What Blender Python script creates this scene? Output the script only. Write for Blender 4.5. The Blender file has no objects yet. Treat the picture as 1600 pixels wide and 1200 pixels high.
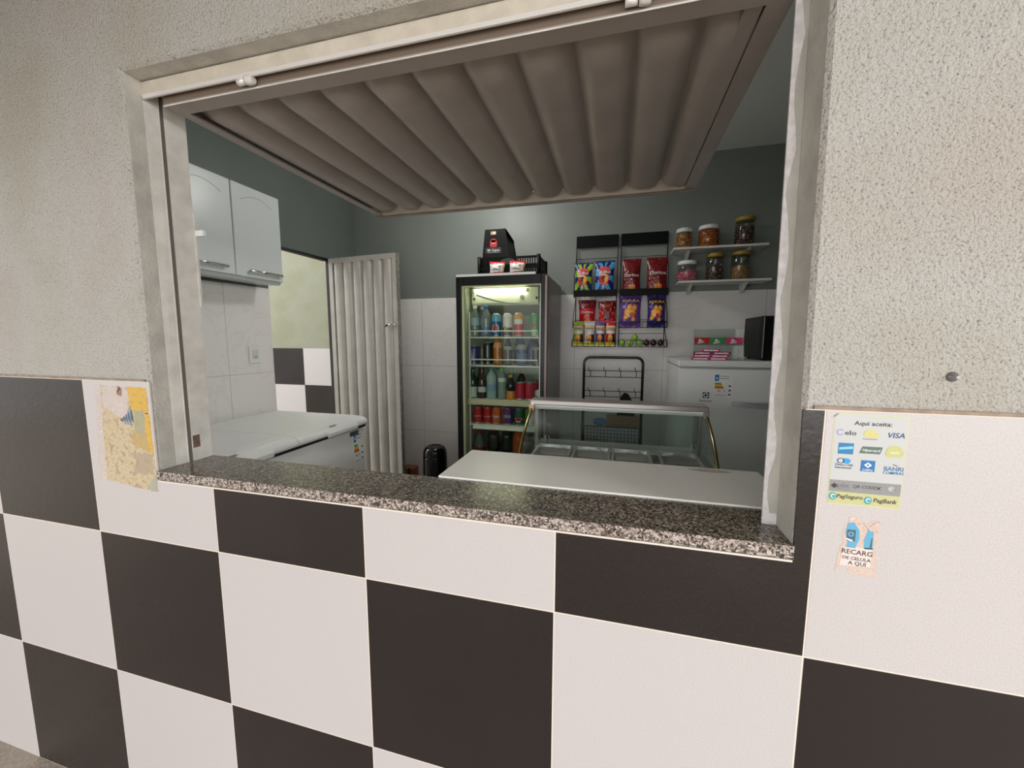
import bpy, math, random
from mathutils import Vector, Matrix
random.seed(7)
SC = bpy.context.scene
COL = SC.collection
PI = math.pi
sin, cos = math.sin, math.cos

# ------------------------------------------------------------------ materials
def lin(c):
    return tuple(((x/255)/12.92 if x/255 <= .04045 else ((x/255+.055)/1.055)**2.4) for x in c)
MATS = {}
def M(name, col=(128,128,128), rough=.5, metal=0, spec=.5, noise=None, bump=None, emit=0, coat=0, alpha=1):
    """procedural principled material; noise=(scale,amount,detail) varies the colour, bump=(scale,distance,detail) the relief"""
    if name in MATS: return MATS[name]
    m = bpy.data.materials.new(name); m.use_nodes = True
    nt = m.node_tree; b = nt.nodes['Principled BSDF']
    c = lin(col)
    b.inputs['Base Color'].default_value = (*c, 1)
    b.inputs['Roughness'].default_value = rough
    b.inputs['Metallic'].default_value = metal
    b.inputs['Specular IOR Level'].default_value = spec
    b.inputs['Coat Weight'].default_value = coat
    b.inputs['Alpha'].default_value = alpha
    if emit:
        b.inputs['Emission Color'].default_value = (*c, 1); b.inputs['Emission Strength'].default_value = emit
    tc = nt.nodes.new('ShaderNodeTexCoord')
    if noise:
        n = nt.nodes.new('ShaderNodeTexNoise'); n.inputs['Scale'].default_value = noise[0]
        n.inputs['Detail'].default_value = noise[2] if len(noise) > 2 else 4
        nt.links.new(tc.outputs['Object'], n.inputs['Vector'])
        r = nt.nodes.new('ShaderNodeValToRGB')
        r.color_ramp.elements[0].position = .3; r.color_ramp.elements[1].position = .7
        a = noise[1]
        r.color_ramp.elements[0].color = (*[x*(1-a) for x in c], 1)
        r.color_ramp.elements[1].color = (*[min(1, x*(1+a)) for x in c], 1)
        nt.links.new(n.outputs['Fac'], r.inputs['Fac']); nt.links.new(r.outputs['Color'], b.inputs['Base Color'])
    if bump:
        n = nt.nodes.new('ShaderNodeTexNoise'); n.inputs['Scale'].default_value = bump[0]
        n.inputs['Detail'].default_value = bump[2] if len(bump) > 2 else 3
        nt.links.new(tc.outputs['Object'], n.inputs['Vector'])
        bp = nt.nodes.new('ShaderNodeBump'); bp.inputs['Distance'].default_value = bump[1]
        nt.links.new(n.outputs['Fac'], bp.inputs['Height']); nt.links.new(bp.outputs['Normal'], b.inputs['Normal'])
    MATS[name] = m
    return m

def glass(name, tint=(235,245,240), refl=1.0, rough=.0, body=0.0):
    """thin clear pane: transparent with a fresnel reflection; body = share of a frosted diffuse film"""
    if name in MATS: return MATS[name]
    m = bpy.data.materials.new(name); m.use_nodes = True
    nt = m.node_tree; nt.nodes.clear()
    out = nt.nodes.new('ShaderNodeOutputMaterial')
    tr = nt.nodes.new('ShaderNodeBsdfTransparent'); tr.inputs['Color'].default_value = (*lin(tint), 1)
    gl = nt.nodes.new('ShaderNodeBsdfGlossy'); gl.inputs['Roughness'].default_value = rough
    lw_ = nt.nodes.new('ShaderNodeLayerWeight'); lw_.inputs['Blend'].default_value = .5
    pw = nt.nodes.new('ShaderNodeMath'); pw.operation = 'POWER'; pw.inputs[1].default_value = 4.5
    ma = nt.nodes.new('ShaderNodeMath'); ma.operation = 'MULTIPLY_ADD'; ma.inputs[1].default_value = .9*refl; ma.inputs[2].default_value = .05*refl
    nt.links.new(lw_.outputs['Facing'], pw.inputs[0]); nt.links.new(pw.outputs[0], ma.inputs[0])
    mx = nt.nodes.new('ShaderNodeMixShader')
    nt.links.new(ma.outputs[0], mx.inputs[0])
    last = tr
    if body:
        df = nt.nodes.new('ShaderNodeBsdfDiffuse'); df.inputs['Color'].default_value = (*lin(tint), 1)
        m2 = nt.nodes.new('ShaderNodeMixShader'); m2.inputs[0].default_value = body
        nt.links.new(tr.outputs[0], m2.inputs[1]); nt.links.new(df.outputs[0], m2.inputs[2]); last = m2
    nt.links.new(last.outputs[0], mx.inputs[1]); nt.links.new(gl.outputs[0], mx.inputs[2])
    nt.links.new(mx.outputs[0], out.inputs[0])
    MATS[name] = m
    return m

def nd(nt, kind, **kw):
    n = nt.nodes.new(kind)
    for k, v in kw.items():
        if k in n.inputs: n.inputs[k].default_value = v
        else: setattr(n, k, v)
    return n
def ramp(nt, stops, const=False):
    r = nt.nodes.new('ShaderNodeValToRGB'); cr = r.color_ramp
    if const: cr.interpolation = 'CONSTANT'
    while len(cr.elements) < len(stops): cr.elements.new(.5)
    for e, (p, c) in zip(cr.elements, stops):
        e.position = p; e.color = (*lin(c), 1)
    return r

def plaster_mat(name, base, pit, scale=1.0, dist=.0058):
    m = bpy.data.materials.new(name); m.use_nodes = True; nt = m.node_tree; L = nt.links.new
    b = nt.nodes['Principled BSDF']; b.inputs['Roughness'].default_value = .85; b.inputs['Specular IOR Level'].default_value = .25
    tc = nt.nodes.new('ShaderNodeTexCoord')
    n1 = nd(nt, 'ShaderNodeTexNoise', Scale=230*scale, Detail=3.0, Roughness=.6)
    n2 = nd(nt, 'ShaderNodeTexNoise', Scale=2.2, Detail=4)
    n3 = nd(nt, 'ShaderNodeTexVoronoi', Scale=130*scale)
    for n in (n1, n2, n3): L(tc.outputs['Object'], n.inputs['Vector'])
    r1 = ramp(nt, [(.28, pit), (.44, base)])
    L(n1.outputs['Fac'], r1.inputs['Fac'])
    r2 = ramp(nt, [(.35, (246,244,236)), (.5, (255,255,255)), (.66, (250,244,240))])
    L(n2.outputs['Fac'], r2.inputs['Fac'])
    mx = nd(nt, 'ShaderNodeMixRGB', blend_type='MULTIPLY'); mx.inputs[0].default_value = 1
    L(r1.outputs[0], mx.inputs[1]); L(r2.outputs[0], mx.inputs[2]); L(mx.outputs[0], b.inputs['Base Color'])
    ad = nd(nt, 'ShaderNodeMath', operation='MULTIPLY_ADD'); ad.inputs[1].default_value = .35
    L(n3.outputs['Distance'], ad.inputs[0]); L(n1.outputs['Fac'], ad.inputs[2])
    bp = nd(nt, 'ShaderNodeBump', Distance=dist); bp.inputs['Strength'].default_value = 1
    L(ad.outputs[0], bp.inputs['Height']); L(bp.outputs[0], b.inputs['Normal'])
    MATS[name] = m
    return m

def granite_mat(name, stops, scale, rough, bump):
    m = bpy.data.materials.new(name); m.use_nodes = True; nt = m.node_tree; L = nt.links.new
    b = nt.nodes['Principled BSDF']; b.inputs['Roughness'].default_value = rough
    tc = nt.nodes.new('ShaderNodeTexCoord')
    wn = nd(nt, 'ShaderNodeTexNoise', Scale=scale*.8, Detail=3)
    L(tc.outputs['Object'], wn.inputs['Vector'])
    mv = nd(nt, 'ShaderNodeMixRGB'); mv.inputs[0].default_value = .012
    L(tc.outputs['Object'], mv.inputs[1]); L(wn.outputs['Color'], mv.inputs[2])
    v = nd(nt, 'ShaderNodeTexVoronoi', Scale=scale)
    L(mv.outputs[0], v.inputs['Vector'])
    sp = nt.nodes.new('ShaderNodeSeparateColor'); L(v.outputs['Color'], sp.inputs[0])
    r = ramp(nt, stops, True); L(sp.outputs[0], r.inputs['Fac']); L(r.outputs[0], b.inputs['Base Color'])
    if bump:
        bp = nd(nt, 'ShaderNodeBump', Distance=bump); L(v.outputs['Distance'], bp.inputs['Height']); L(bp.outputs[0], b.inputs['Normal'])
    MATS[name] = m
    return m

def wall_tile_mat(name, axis, x0, z0, w, h, col, line):
    """large glazed wall tiles with thin joints, laid out in metres on a wall that runs along the given axis"""
    m = bpy.data.materials.new(name); m.use_nodes = True; nt = m.node_tree; L = nt.links.new
    b = nt.nodes['Principled BSDF']; b.inputs['Roughness'].default_value = .28
    tc = nt.nodes.new('ShaderNodeTexCoord'); sp = nt.nodes.new('ShaderNodeSeparateXYZ'); L(tc.outputs['Object'], sp.inputs[0])
    cb = nt.nodes.new('ShaderNodeCombineXYZ')
    for i, (src, o) in enumerate(((axis, x0), ('Z', z0))):
        a = nd(nt, 'ShaderNodeMath', operation='SUBTRACT'); a.inputs[1].default_value = o
        L(sp.outputs[src], a.inputs[0]); L(a.outputs[0], cb.inputs[i])
    br = nt.nodes.new('ShaderNodeTexBrick'); br.offset = 0
    br.inputs['Scale'].default_value = 1; br.inputs['Brick Width'].default_value = w; br.inputs['Row Height'].default_value = h
    br.inputs['Mortar Size'].default_value = .0022; br.inputs['Mortar Smooth'].default_value = .1
    br.inputs['Color1'].default_value = (*lin(col), 1); br.inputs['Color2'].default_value = (*lin(col), 1); br.inputs['Mortar'].default_value = (*lin(line), 1)
    L(cb.outputs[0], br.inputs['Vector'])
    n = nd(nt, 'ShaderNodeTexNoise', Scale=3.0, Detail=5, Distortion=1.2); L(tc.outputs['Object'], n.inputs['Vector'])
    r = ramp(nt, [(.47, (255,255,255)), (.5, (248,247,246)), (.53, (255,255,255))]); L(n.outputs['Fac'], r.inputs['Fac'])
    mx = nd(nt, 'ShaderNodeMixRGB', blend_type='MULTIPLY'); mx.inputs[0].default_value = .8
    L(br.outputs['Color'], mx.inputs[1]); L(r.outputs[0], mx.inputs[2]); L(mx.outputs[0], b.inputs['Base Color'])
    MATS[name] = m
    return m

def glazed_mat(name, col, rough, speck, bscale, bdist, rvar=0.0):
    m = bpy.data.materials.new(name); m.use_nodes = True; nt = m.node_tree; L = nt.links.new
    b = nt.nodes['Principled BSDF']; b.inputs['Roughness'].default_value = rough
    tc = nt.nodes.new('ShaderNodeTexCoord')
    n = nd(nt, 'ShaderNodeTexNoise', Scale=420, Detail=2); L(tc.outputs['Object'], n.inputs['Vector'])
    c = col; d = tuple(max(0, x-speck) for x in col)
    r = ramp(nt, [(.35, d), (.55, c)]); L(n.outputs['Fac'], r.inputs['Fac']); L(r.outputs[0], b.inputs['Base Color'])
    n2 = nd(nt, 'ShaderNodeTexNoise', Scale=bscale, Detail=6, Distortion=1.0); L(tc.outputs['Object'], n2.inputs['Vector'])
    bp = nd(nt, 'ShaderNodeBump', Distance=bdist); L(n2.outputs['Fac'], bp.inputs['Height']); L(bp.outputs[0], b.inputs['Normal'])
    if rvar:
        n3 = nd(nt, 'ShaderNodeTexNoise', Scale=4, Detail=5); L(tc.outputs['Object'], n3.inputs['Vector'])
        mr = nt.nodes.new('ShaderNodeMapRange'); mr.inputs[1].default_value = .35; mr.inputs[2].default_value = .65
        mr.inputs[3].default_value = rough; mr.inputs[4].default_value = rough+rvar
        L(n3.outputs['Fac'], mr.inputs[0]); L(mr.outputs[0], b.inputs['Roughness'])
    MATS[name] = m
    return m

def blotch_mat(name, cols, scale, rough=.6):
    """paper residue: torn, stained layers of several colours"""
    m = bpy.data.materials.new(name); m.use_nodes = True; nt = m.node_tree; L = nt.links.new
    b = nt.nodes['Principled BSDF']; b.inputs['Roughness'].default_value = rough
    tc = nt.nodes.new('ShaderNodeTexCoord')
    n = nd(nt, 'ShaderNodeTexNoise', Scale=scale, Detail=8, Roughness=.65); L(tc.outputs['Object'], n.inputs['Vector'])
    k = len(cols); r = ramp(nt, [(.32+.36*i/(k-1), c) for i, c in enumerate(cols)]); L(n.outputs['Fac'], r.inputs['Fac'])
    L(r.outputs[0], b.inputs['Base Color'])
    MATS[name] = m
    return m

# ------------------------------------------------------------------ mesh builder
_tc = {}
def text_mesh(s):
    if s in _tc: return _tc[s]
    cu = bpy.data.curves.new('lettering', 'FONT'); cu.body = s; cu.size = 1; cu.align_x = 'CENTER'; cu.resolution_u = 2; cu.offset = .011
    o = bpy.data.objects.new('lettering', cu); COL.objects.link(o)
    dg = bpy.context.evaluated_depsgraph_get()
    me = bpy.data.meshes.new_from_object(o.evaluated_get(dg))
    vs = [(v.co.x, v.co.y) for v in me.vertices]; fs = [tuple(p.vertices) for p in me.polygons]
    bpy.data.objects.remove(o); bpy.data.curves.remove(cu); bpy.data.meshes.remove(me)
    _tc[s] = (vs, fs)
    return _tc[s]

class MB:
    def __init__(s): s.v = []; s.f = []; s.fm = []; s.sm = []; s.mats = []
    def mi(s, m):
        if m not in s.mats: s.mats.append(m)
        return s.mats.index(m)
    def add(s, vs, fs, mat, smooth=False):
        o = len(s.v); s.v += [tuple(v) for v in vs]
        for i, f in enumerate(fs):
            s.f.append(tuple(o+k for k in f)); s.sm.append(smooth)
            s.fm.append(s.mi(mat(i) if callable(mat) else mat))
        return s
    def box(s, x0, x1, y0, y1, z0, z1, mat):
        vs = [(x, y, z) for x in (x0, x1) for y in (y0, y1) for z in (z0, z1)]
        return s.add(vs, [(0,1,3,2),(4,6,7,5),(0,4,5,1),(2,3,7,6),(0,2,6,4),(1,5,7,3)], mat)
    def hexa(s, p, mat):
        """eight corners: 4 of one face then the 4 opposite ones"""
        return s.add(p, [(3,2,1,0),(4,5,6,7),(0,1,5,4),(1,2,6,5),(2,3,7,6),(3,0,4,7)], mat)
    def bar(s, a, b, w, h, mat, up=(0,0,1)):
        a, b = Vector(a), Vector(b); d = (b-a).normalized(); u = Vector(up)
        if abs(d.dot(u)) > .99: u = Vector((0,1,0))
        r = d.cross(u).normalized()*(w/2); t = r.cross(d).normalized()*(h/2)
        return s.hexa([a-r-t, a+r-t, a+r+t, a-r+t, b-r-t, b+r-t, b+r+t, b-r+t], mat)
    def lathe(s, prof, mat, c=(0,0), seg=16, z0=0):
        """prof: (r,z) or (r,z,mat) from bottom to top; mat may be overridden per ring"""
        n = len(prof); vs = []
        for p in prof:
            for k in range(seg):
                a = 2*PI*k/seg; vs.append((c[0]+p[0]*cos(a), c[1]+p[0]*sin(a), z0+p[1]))
        for i in range(n-1):
            m = prof[i][2] if len(prof[i]) > 2 else mat
            fs = [(i*seg+k, i*seg+(k+1) % seg, (i+1)*seg+(k+1) % seg, (i+1)*seg+k) for k in range(seg)]
            if i == 0: base = len(s.v); s.v += vs
            for f in fs: s.f.append(tuple(base+q for q in f)); s.sm.append(True); s.fm.append(s.mi(m))
        for i, rev in ((0, True), (n-1, False)):
            if prof[i][0] > 1e-5:
                f = [base+i*seg+k for k in range(seg)]
                m = prof[min(i, n-2)][2] if len(prof[min(i, n-2)]) > 2 else mat
                if len(prof[i]) > 2 and not rev: m = prof[i][2]
                s.f.append(tuple(f[::-1] if rev else f)); s.sm.append(False); s.fm.append(s.mi(m))
        return s
    def tube(s, pts, r, mat, seg=8, closed=False):
        pts = [Vector(p) for p in pts]; n = len(pts); vs = []; up = None
        for i, p in enumerate(pts):
            if closed: d = (pts[(i+1) % n]-pts[i-1]).normalized()
            else: d = (pts[min(i+1, n-1)]-pts[max(i-1, 0)]).normalized()
            if up is None: up = Vector((0,0,1)) if abs(d.z) < .9 else Vector((0,1,0))
            x = d.cross(up)
            if x.length < 1e-4: x = d.orthogonal()
            x.normalize(); up = x.cross(d).normalized()
            for k in range(seg):
                a = 2*PI*k/seg; vs.append(p+x*(r*cos(a))+up*(r*sin(a)))
        fs = []
        for i in range(n if closed else n-1):
            j = (i+1) % n
            for k in range(seg): fs.append((i*seg+k, i*seg+(k+1) % seg, j*seg+(k+1) % seg, j*seg+k))
        if not closed: fs += [tuple(range(seg))[::-1], tuple((n-1)*seg+k for k in range(seg))]
        return s.add(vs, fs, mat, True)
    def grid(s, fn, nu, nv, mat, smooth=True):
        vs = [fn(i/nu, j/nv) for j in range(nv+1) for i in range(nu+1)]
        fs = [(j*(nu+1)+i, j*(nu+1)+i+1, (j+1)*(nu+1)+i+1, (j+1)*(nu+1)+i) for j in range(nv) for i in range(nu)]
        if mat.__class__.__name__ == 'function':
            return s.add(vs, fs, lambda q: mat(((q % nu)+.5)/nu, ((q//nu)+.5)/nv), smooth)
        return s.add(vs, fs, mat, smooth)
    def poly(s, pts, mp, mat):
        return s.add([mp(*p) for p in pts], [tuple(range(len(pts)))], mat)
    def prism(s, pts, mp, t0, t1, mat):
        """pts in 2-D; mp(u,v,t) to 3-D"""
        n = len(pts)
        vs = [mp(u, v, t0) for u, v in pts]+[mp(u, v, t1) for u, v in pts]
        fs = [tuple(range(n))[::-1], tuple(range(n, 2*n))]+[(i, (i+1) % n, n+(i+1) % n, n+i) for i in range(n)]
        return s.add(vs, fs, mat)
    def text(s, txt, size, mp, mat, cx=0, cz=0, sx=1.0, shear=0.0, rot=0.0):
        vs, fs = text_mesh(txt); c, d = cos(rot), sin(rot); out = []
        for x, y in vs:
            x = (x+shear*y)*size*sx; y = y*size
            out.append(mp(cx+x*c-y*d, cz+x*d+y*c))
        return s.add(out, fs, mat)
    def build(s, name, parent=None, bevel=0, seg=2, recalc=True):
        me = bpy.data.meshes.new(name); me.from_pydata(s.v, [], s.f); me.validate()
        for m in s.mats: me.materials.append(m)
        me.polygons.foreach_set('material_index', s.fm[:len(me.polygons)])
        me.polygons.foreach_set('use_smooth', s.sm[:len(me.polygons)])
        me.update()
        o = bpy.data.objects.new(name, me); COL.objects.link(o)
        if parent: o.parent = parent
        if bevel:
            b = o.modifiers.new('edge', 'BEVEL'); b.width = bevel; b.segments = seg; b.limit_method = 'ANGLE'; b.angle_limit = .7
            b.harden_normals = False
        return o

def ell(cx, cy, rx, ry, n=20, a0=0, a1=2*PI):
    return [(cx+rx*cos(a0+(a1-a0)*k/n), cy+ry*sin(a0+(a1-a0)*k/n)) for k in range(n+(0 if abs(a1-a0-2*PI) < 1e-6 else 1))]
def rrect(x0, x1, y0, y1, r, n=4):
    out = []
    for cx, cy, a in ((x1-r, y1-r, 0), (x0+r, y1-r, PI/2), (x0+r, y0+r, PI), (x1-r, y0+r, 3*PI/2)):
        out += [(cx+r*cos(a+PI/2*k/n), cy+r*sin(a+PI/2*k/n)) for k in range(n+1)]
    return out

def tag(o, label, cat, group=None, kind=None):
    o['label'] = label; o['category'] = cat
    if group: o['group'] = group
    if kind: o['kind'] = kind
    return o
def thing(name, label, cat, loc=(0,0,0), rz=0, group=None):
    o = bpy.data.objects.new(name, None); COL.objects.link(o); o.empty_display_size = .05
    o.location = loc; o.rotation_euler = (0,0,rz)
    return tag(o, label, cat, group)
def place(o, loc, rz=0, rx=0, ry=0):
    o.location = loc; o.rotation_euler = (rx, ry, rz); return o
def kids(o): return [c for c in bpy.data.objects if c.parent == o]
def dup(root, loc, label, rz=None, group=None):
    r = root.copy(); COL.objects.link(r); r.location = loc
    if rz is not None: r.rotation_euler.z = rz
    r['label'] = label
    if group: r['group'] = group
    for ch in kids(root):
        c = ch.copy(); COL.objects.link(c); c.parent = r
        for g in kids(ch):
            d = g.copy(); COL.objects.link(d); d.parent = c
    return r
def struct(o, label=None):
    o['kind'] = 'structure'
    if label: o['label'] = label
    return o

# ------------------------------------------------------------------ shared materials
T = .45; H0 = 1.341                       # tile size and height of the top tile edge
plaster = plaster_mat('painted textured plaster', (187,185,179), (122,119,114))
plaster_in = M('smooth reveal render', (182,179,171), .8, noise=(18,.14,6), bump=(140,.0016,4))
tile_w = glazed_mat('white glazed tile', (195,190,189), .30, 10, 260, .0003)
tile_b = glazed_mat('black glazed tile', (38,33,32), .12, 6, 55, .0006, .16)
grout = M('pale grout', (222,212,200), .9)
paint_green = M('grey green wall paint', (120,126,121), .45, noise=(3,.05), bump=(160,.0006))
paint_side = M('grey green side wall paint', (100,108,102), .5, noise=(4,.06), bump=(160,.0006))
white_ceiling = M('white ceiling paint', (238,240,238), .8)
tile_back = wall_tile_mat('white wall tile back', 'X', .29-.65*6, 1.227-.573*3, .65, .573, (224,221,218), (184,180,176))
tile_left = wall_tile_mat('white wall tile side', 'Y', 1.17-.65*6, 1.227-.573*3, .65, .573, (232,229,226), (196,192,188))
gray_metal = M('grey painted shutter steel', (150,141,133), .34, spec=.55, noise=(9,.07), coat=.0)
frame_metal = M('grey painted frame steel', (206,203,196), .5, noise=(22,.12,6), bump=(120,.0006))
frame_white = M('white flaking frame paint', (214,211,211), .55, noise=(60,.16,5), bump=(180,.0008))
bare_edge = M('bare bright steel edge', (232,230,226), .3, metal=.3)
groove_dark = M('dark groove', (104,98,92), .8)
rust = M('rusty steel', (112,88,78), .8, noise=(60,.3))
black = M('black plastic', (11,11,12), .5, spec=.14)
black_gloss = M('black glossy plastic', (14,14,15), .16)
black_wire = M('black coated wire', (12,12,14), .5, spec=.25)
white_enamel = M('white enamel steel', (232,233,232), .25, spec=.5)
white_plastic = M('white plastic', (226,228,226), .35)
chrome = M('polished chrome', (215,215,212), .12, metal=1)
steel = M('brushed stainless steel', (214,212,210), .33, metal=.9, bump=(18,.006))
steel_dull = M('satin steel rail', (196,190,186), .3, metal=.9)
gasket = M('dark rubber gasket', (30,26,25), .6)
paper_white = M('white paper', (228,228,226), .6)

# ================================================================== THE SETTING
OL0, OL1, OR0, OR1 = .706, .712, 2.221, 2.208        # opening: left bottom/top, right bottom/top
ZB, ZTL, ZTR = 1.068, 2.110, 2.108
def wall_front():
    b = MB(); yf, yb = .004, .150
    X0, X1, Z0, Z1 = -2.4, 4.2, 0.0, 2.80
    ring_o = [(OL0, ZB), (OR0, ZB), (OR1, ZTR), (OL1, ZTL)]
    ch = .007
    ring_c = [(OL0-ch, ZB), (OR0+ch, ZB), (OR1+ch, ZTR+ch), (OL1-ch, ZTL+ch)]
    ext = [(X0, Z0), (X1, Z0), (X1, Z1), (X0, Z1)]
    f = [(x, yf, z) for x, z in ring_c]+[(x, yf, z) for x, z in ext]
    b.add(f, [(4,5,1,0), (5,6,2,1), (6,7,3,2), (7,4,0,3)], plaster)
    r = [(x, yf, z) for x, z in ring_c]+[(x, yf+ch, z) for x, z in ring_o]
    b.add(r, [(i, (i+1) % 4, 4+(i+1) % 4, 4+i) for i in range(4)], plaster)
    # reveals run back to the steel frame, then to the room face
    r = [(x, yf+ch, z) for x, z in ring_o]+[(x, yb, z) for x, z in ring_o]
    b.add(r, [(i, (i+1) % 4, 4+(i+1) % 4, 4+i) for i in range(4)], plaster_in)
    k = [(x, yb, z) for x, z in ring_o]+[(x, yb, z) for x, z in ext]
    b.add(k, [(0,1,5,4), (1,2,6,5), (2,3,7,6), (3,0,4,7)], white_ceiling)
    e = [(x, yf, z) for x, z in ext]+[(x, yb, z) for x, z in ext]
    b.add(e, [(i, 4+i, 4+(i+1) % 4, (i+1) % 4) for i in range(4)], plaster)
    w = struct(b.build('wall_front'), 'rough grey plaster wall with tiled lower half around the serving window')
    # tile cladding
    t = MB(); g = .0016
    cells = []
    for c in range(-5, 9):
        for rr, (za, zb) in enumerate(((H0-T, H0), (H0-2*T, H0-T), (0.0, H0-2*T))):
            m = tile_b if (c+rr) % 2 == 0 else tile_w
            xa, xb = c*T, (c+1)*T
            if rr == 0:
                if xa < OL0 < xb:
                    cells.append(([(xa+g, za+g), (xb-g, za+g), (xb-g, 1.066), (OL0, 1.066), (OL0-.0015, H0-g), (xa+g, H0-g)], m)); continue
                if OL0 <= xa and xb < OR0: zb = 1.066+g
                elif xa < OR0 < xb:
                    cells.append(([(xa+g, za+g), (xb-g, za+g), (xb-g, H0-g), (OR0-.004, H0-g), (OR0, 1.066), (xa+g, 1.066)], m)); continue
            cells.append(([(xa+g, za+g), (xb-g, za+g), (xb-g, zb-g), (xa+g, zb-g)], m))
    for pts, m in cells:
        t.prism(pts, lambda u, v, q: (u, q, v), 0.0, .004, m)
    t.build('tile_cladding', w)
    gb = MB()
    gb.prism([(-2.25, 0), (4.05, 0), (4.05, H0), (OR0, H0), (OR0, 1.070), (OL0, 1.070), (OL0, H0), (-2.25, H0)], lambda u, v, q: (u, q, v), .0006, .0045, grout)
    gb.build('grout_bed', w)
    db = MB(); dm = M('brown dirt along the ledge', (150,134,118), .9, noise=(40,.25,6))
    for xa, xb in ((-2.25, OL0-.012), (OR0+.012, 4.05)): db.box(xa, xb, -.0002, .006, H0+.0002, H0+.006, dm)
    db.build('dirty_ledge', w)
    return w
wall_front()

def window_frame():
    w = thing('window_1', 'grey steel window frame lining the serving hatch', 'window')
    w['kind'] = 'structure'
    b = MB()
    # left jamb: angle strip, bright stop edge, groove, inner post
    b.hexa([(OL0-.02, .050, 1.097), (OL0+.001, .050, 1.097), (OL0+.0022, .081, 1.097), (OL0-.02, .081, 1.097),
            (OL1-.02, .050, 2.104), (OL1+.001, .050, 2.104), (OL1+.004, .081, 2.104), (OL1-.02, .081, 2.104)], frame_metal)
    b.hexa([(OL0-.02, .081, 1.097), (OL0+.0032, .081, 1.097), (OL0+.0032, .0835, 1.097), (OL0-.02, .0835, 1.097),
            (OL1-.02, .081, 2.096), (OL1+.0045, .081, 2.096), (OL1+.0045, .0835, 2.096), (OL1-.02, .0835, 2.096)], bare_edge)
    b.hexa([(OL0-.02, .0835, 1.097), (OL0+.001, .0835, 1.097), (OL0+.001, .095, 1.097), (OL0-.02, .095, 1.097),
            (OL1-.02, .0835, 2.1), (OL1+.001, .0835, 2.1), (OL1+.001, .095, 2.1), (OL1-.02, .095, 2.1)], groove_dark)
    b.hexa([(OL0-.02, .095, 1.097), (OL0+.0022, .095, 1.097), (OL0+.0022, .152, 1.097), (OL0-.02, .152, 1.097),
            (OL1-.02, .095, 2.09), (OL1+.0022, .095, 2.09), (OL1+.0022, .152, 2.09), (OL1-.02, .152, 2.09)], frame_metal)
    b.build('jamb', w)
    b = MB()   # right jamb: thin white front-facing stop of an angle iron
    b.hexa([(2.196, .082, 1.097), (OR0+.01, .082, 1.097), (OR0+.01, .086, 1.097), (2.196, .086, 1.097),
            (2.187, .082, 2.10), (OR1+.02, .082, 2.10), (OR1+.02, .086, 2.10), (2.187, .086, 2.10)], frame_white)
    # old grey paint still covering an irregular strip of it
    rnd = random.Random(11); n = 26; pts = []
    for k in range(n+1):
        z = 1.12+(2.09-1.12)*k/n; xr = OR0-.002-.011*k/n
        pts.append((xr-.0095-.0055*sin(k*1.3)-rnd.uniform(0, .004), z))
    pts += [(OR1-.0005, 2.09), (OR0-.0005, 1.12)]
    b.prism(pts, lambda u, v, q: (u, q, v), .0818, .0810, M('old grey jamb paint', (178,176,168), .55, noise=(22,.12,6)))
    b.build('jamb', w)
    b = MB()   # head: front-facing band and bright lip
    cream = M('cream lintel paint', (194,187,172), .7, noise=(25,.10,5), bump=(90,.001))
    b.box(OL1, 2.2, .047, .062, 2.074, 2.106, cream)
    b.box(OL1, 2.2, .062, .152, 2.098, 2.106, cream)
    b.box(OL1+.004, 2.2, .0455, .050, 2.066, 2.0755, bare_edge)
    b.build('head', w)
    b = MB()   # sliding latch behind the left jamb and a rusty keeper at the foot
    b.box(.700, .742, .153, .162, 1.752, 1.768, white_plastic)
    b.build('latch_bolt', w)
    b = MB(); b.box(OL0+.0025, OL0+.0032, .098, .118, 1.135, 1.172, rust); b.build('latch_keeper', w)
    b = MB(); b.prism([(.152, 1.55), (.158, 1.56), (.158, 1.80), (.156, 1.812), (.152, 1.816)], lambda u, v, q: (q, u, v), OL0-.01, OL0+.008, frame_metal)
    b.build('jamb_packer', w)
window_frame()

# back wall, left wall with a doorway, right wall, ceilings, floors
YB = 2.35
def lw(y): return -.369+.08*(y-2.055)       # room face of the left wall (slightly out of square)
b = MB(); b.box(-.6, 3.35, YB, YB+.14, 0, 2.80, paint_green); wb = struct(b.build('wall_back'), 'grey green back wall above white tiles')
b = MB(); b.box(lw(YB)+.001, 3.25, YB-.006, YB, 0, 1.797, tile_back); b.build('tile_cladding', wb)
def left_wall():
    b = MB(); th = .045
    def seg(y0, y1, z0, z1, m):
        b.hexa([(lw(y0)-th, y0, z0), (lw(y1)-th, y1, z0), (lw(y1), y1, z0), (lw(y0), y0, z0),
                (lw(y0)-th, y0, z1), (lw(y1)-th, y1, z1), (lw(y1), y1, z1), (lw(y0), y0, z1)], m)
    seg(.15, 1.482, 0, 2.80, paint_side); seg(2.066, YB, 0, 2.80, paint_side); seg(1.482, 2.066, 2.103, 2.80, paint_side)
    w = struct(b.build('wall_left'), 'grey green side wall with the open doorway')
    b = MB()
    for y0, y1 in ((.15, 1.482), (2.066, YB)):
        e = .004
        b.hexa([(lw(y0), y0, 0), (lw(y1), y1, 0), (lw(y1)+e, y1, 0), (lw(y0)+e, y0, 0),
                (lw(y0), y0, 1.797), (lw(y1), y1, 1.797), (lw(y1)+e, y1, 1.797), (lw(y0)+e, y0, 1.797)], tile_left)
    b.build('tile_cladding', w)
    b = MB(); dk = M('shade-dark door frame', (44,40,38), .6)  # strips coloured dark for the soffit's shade and the gap beside the leaf
    y0, y1 = 2.045, 2.066
    b.box(lw(2.05)-.045, lw(2.05)-.004, 2.052, y1, 0, 2.103, dk)
    b.box(lw(1.8)-.045, lw(1.8)-.01, 1.482, 2.05, 2.085, 2.103, dk)
    b.build('door_frame', w)
left_wall()
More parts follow.
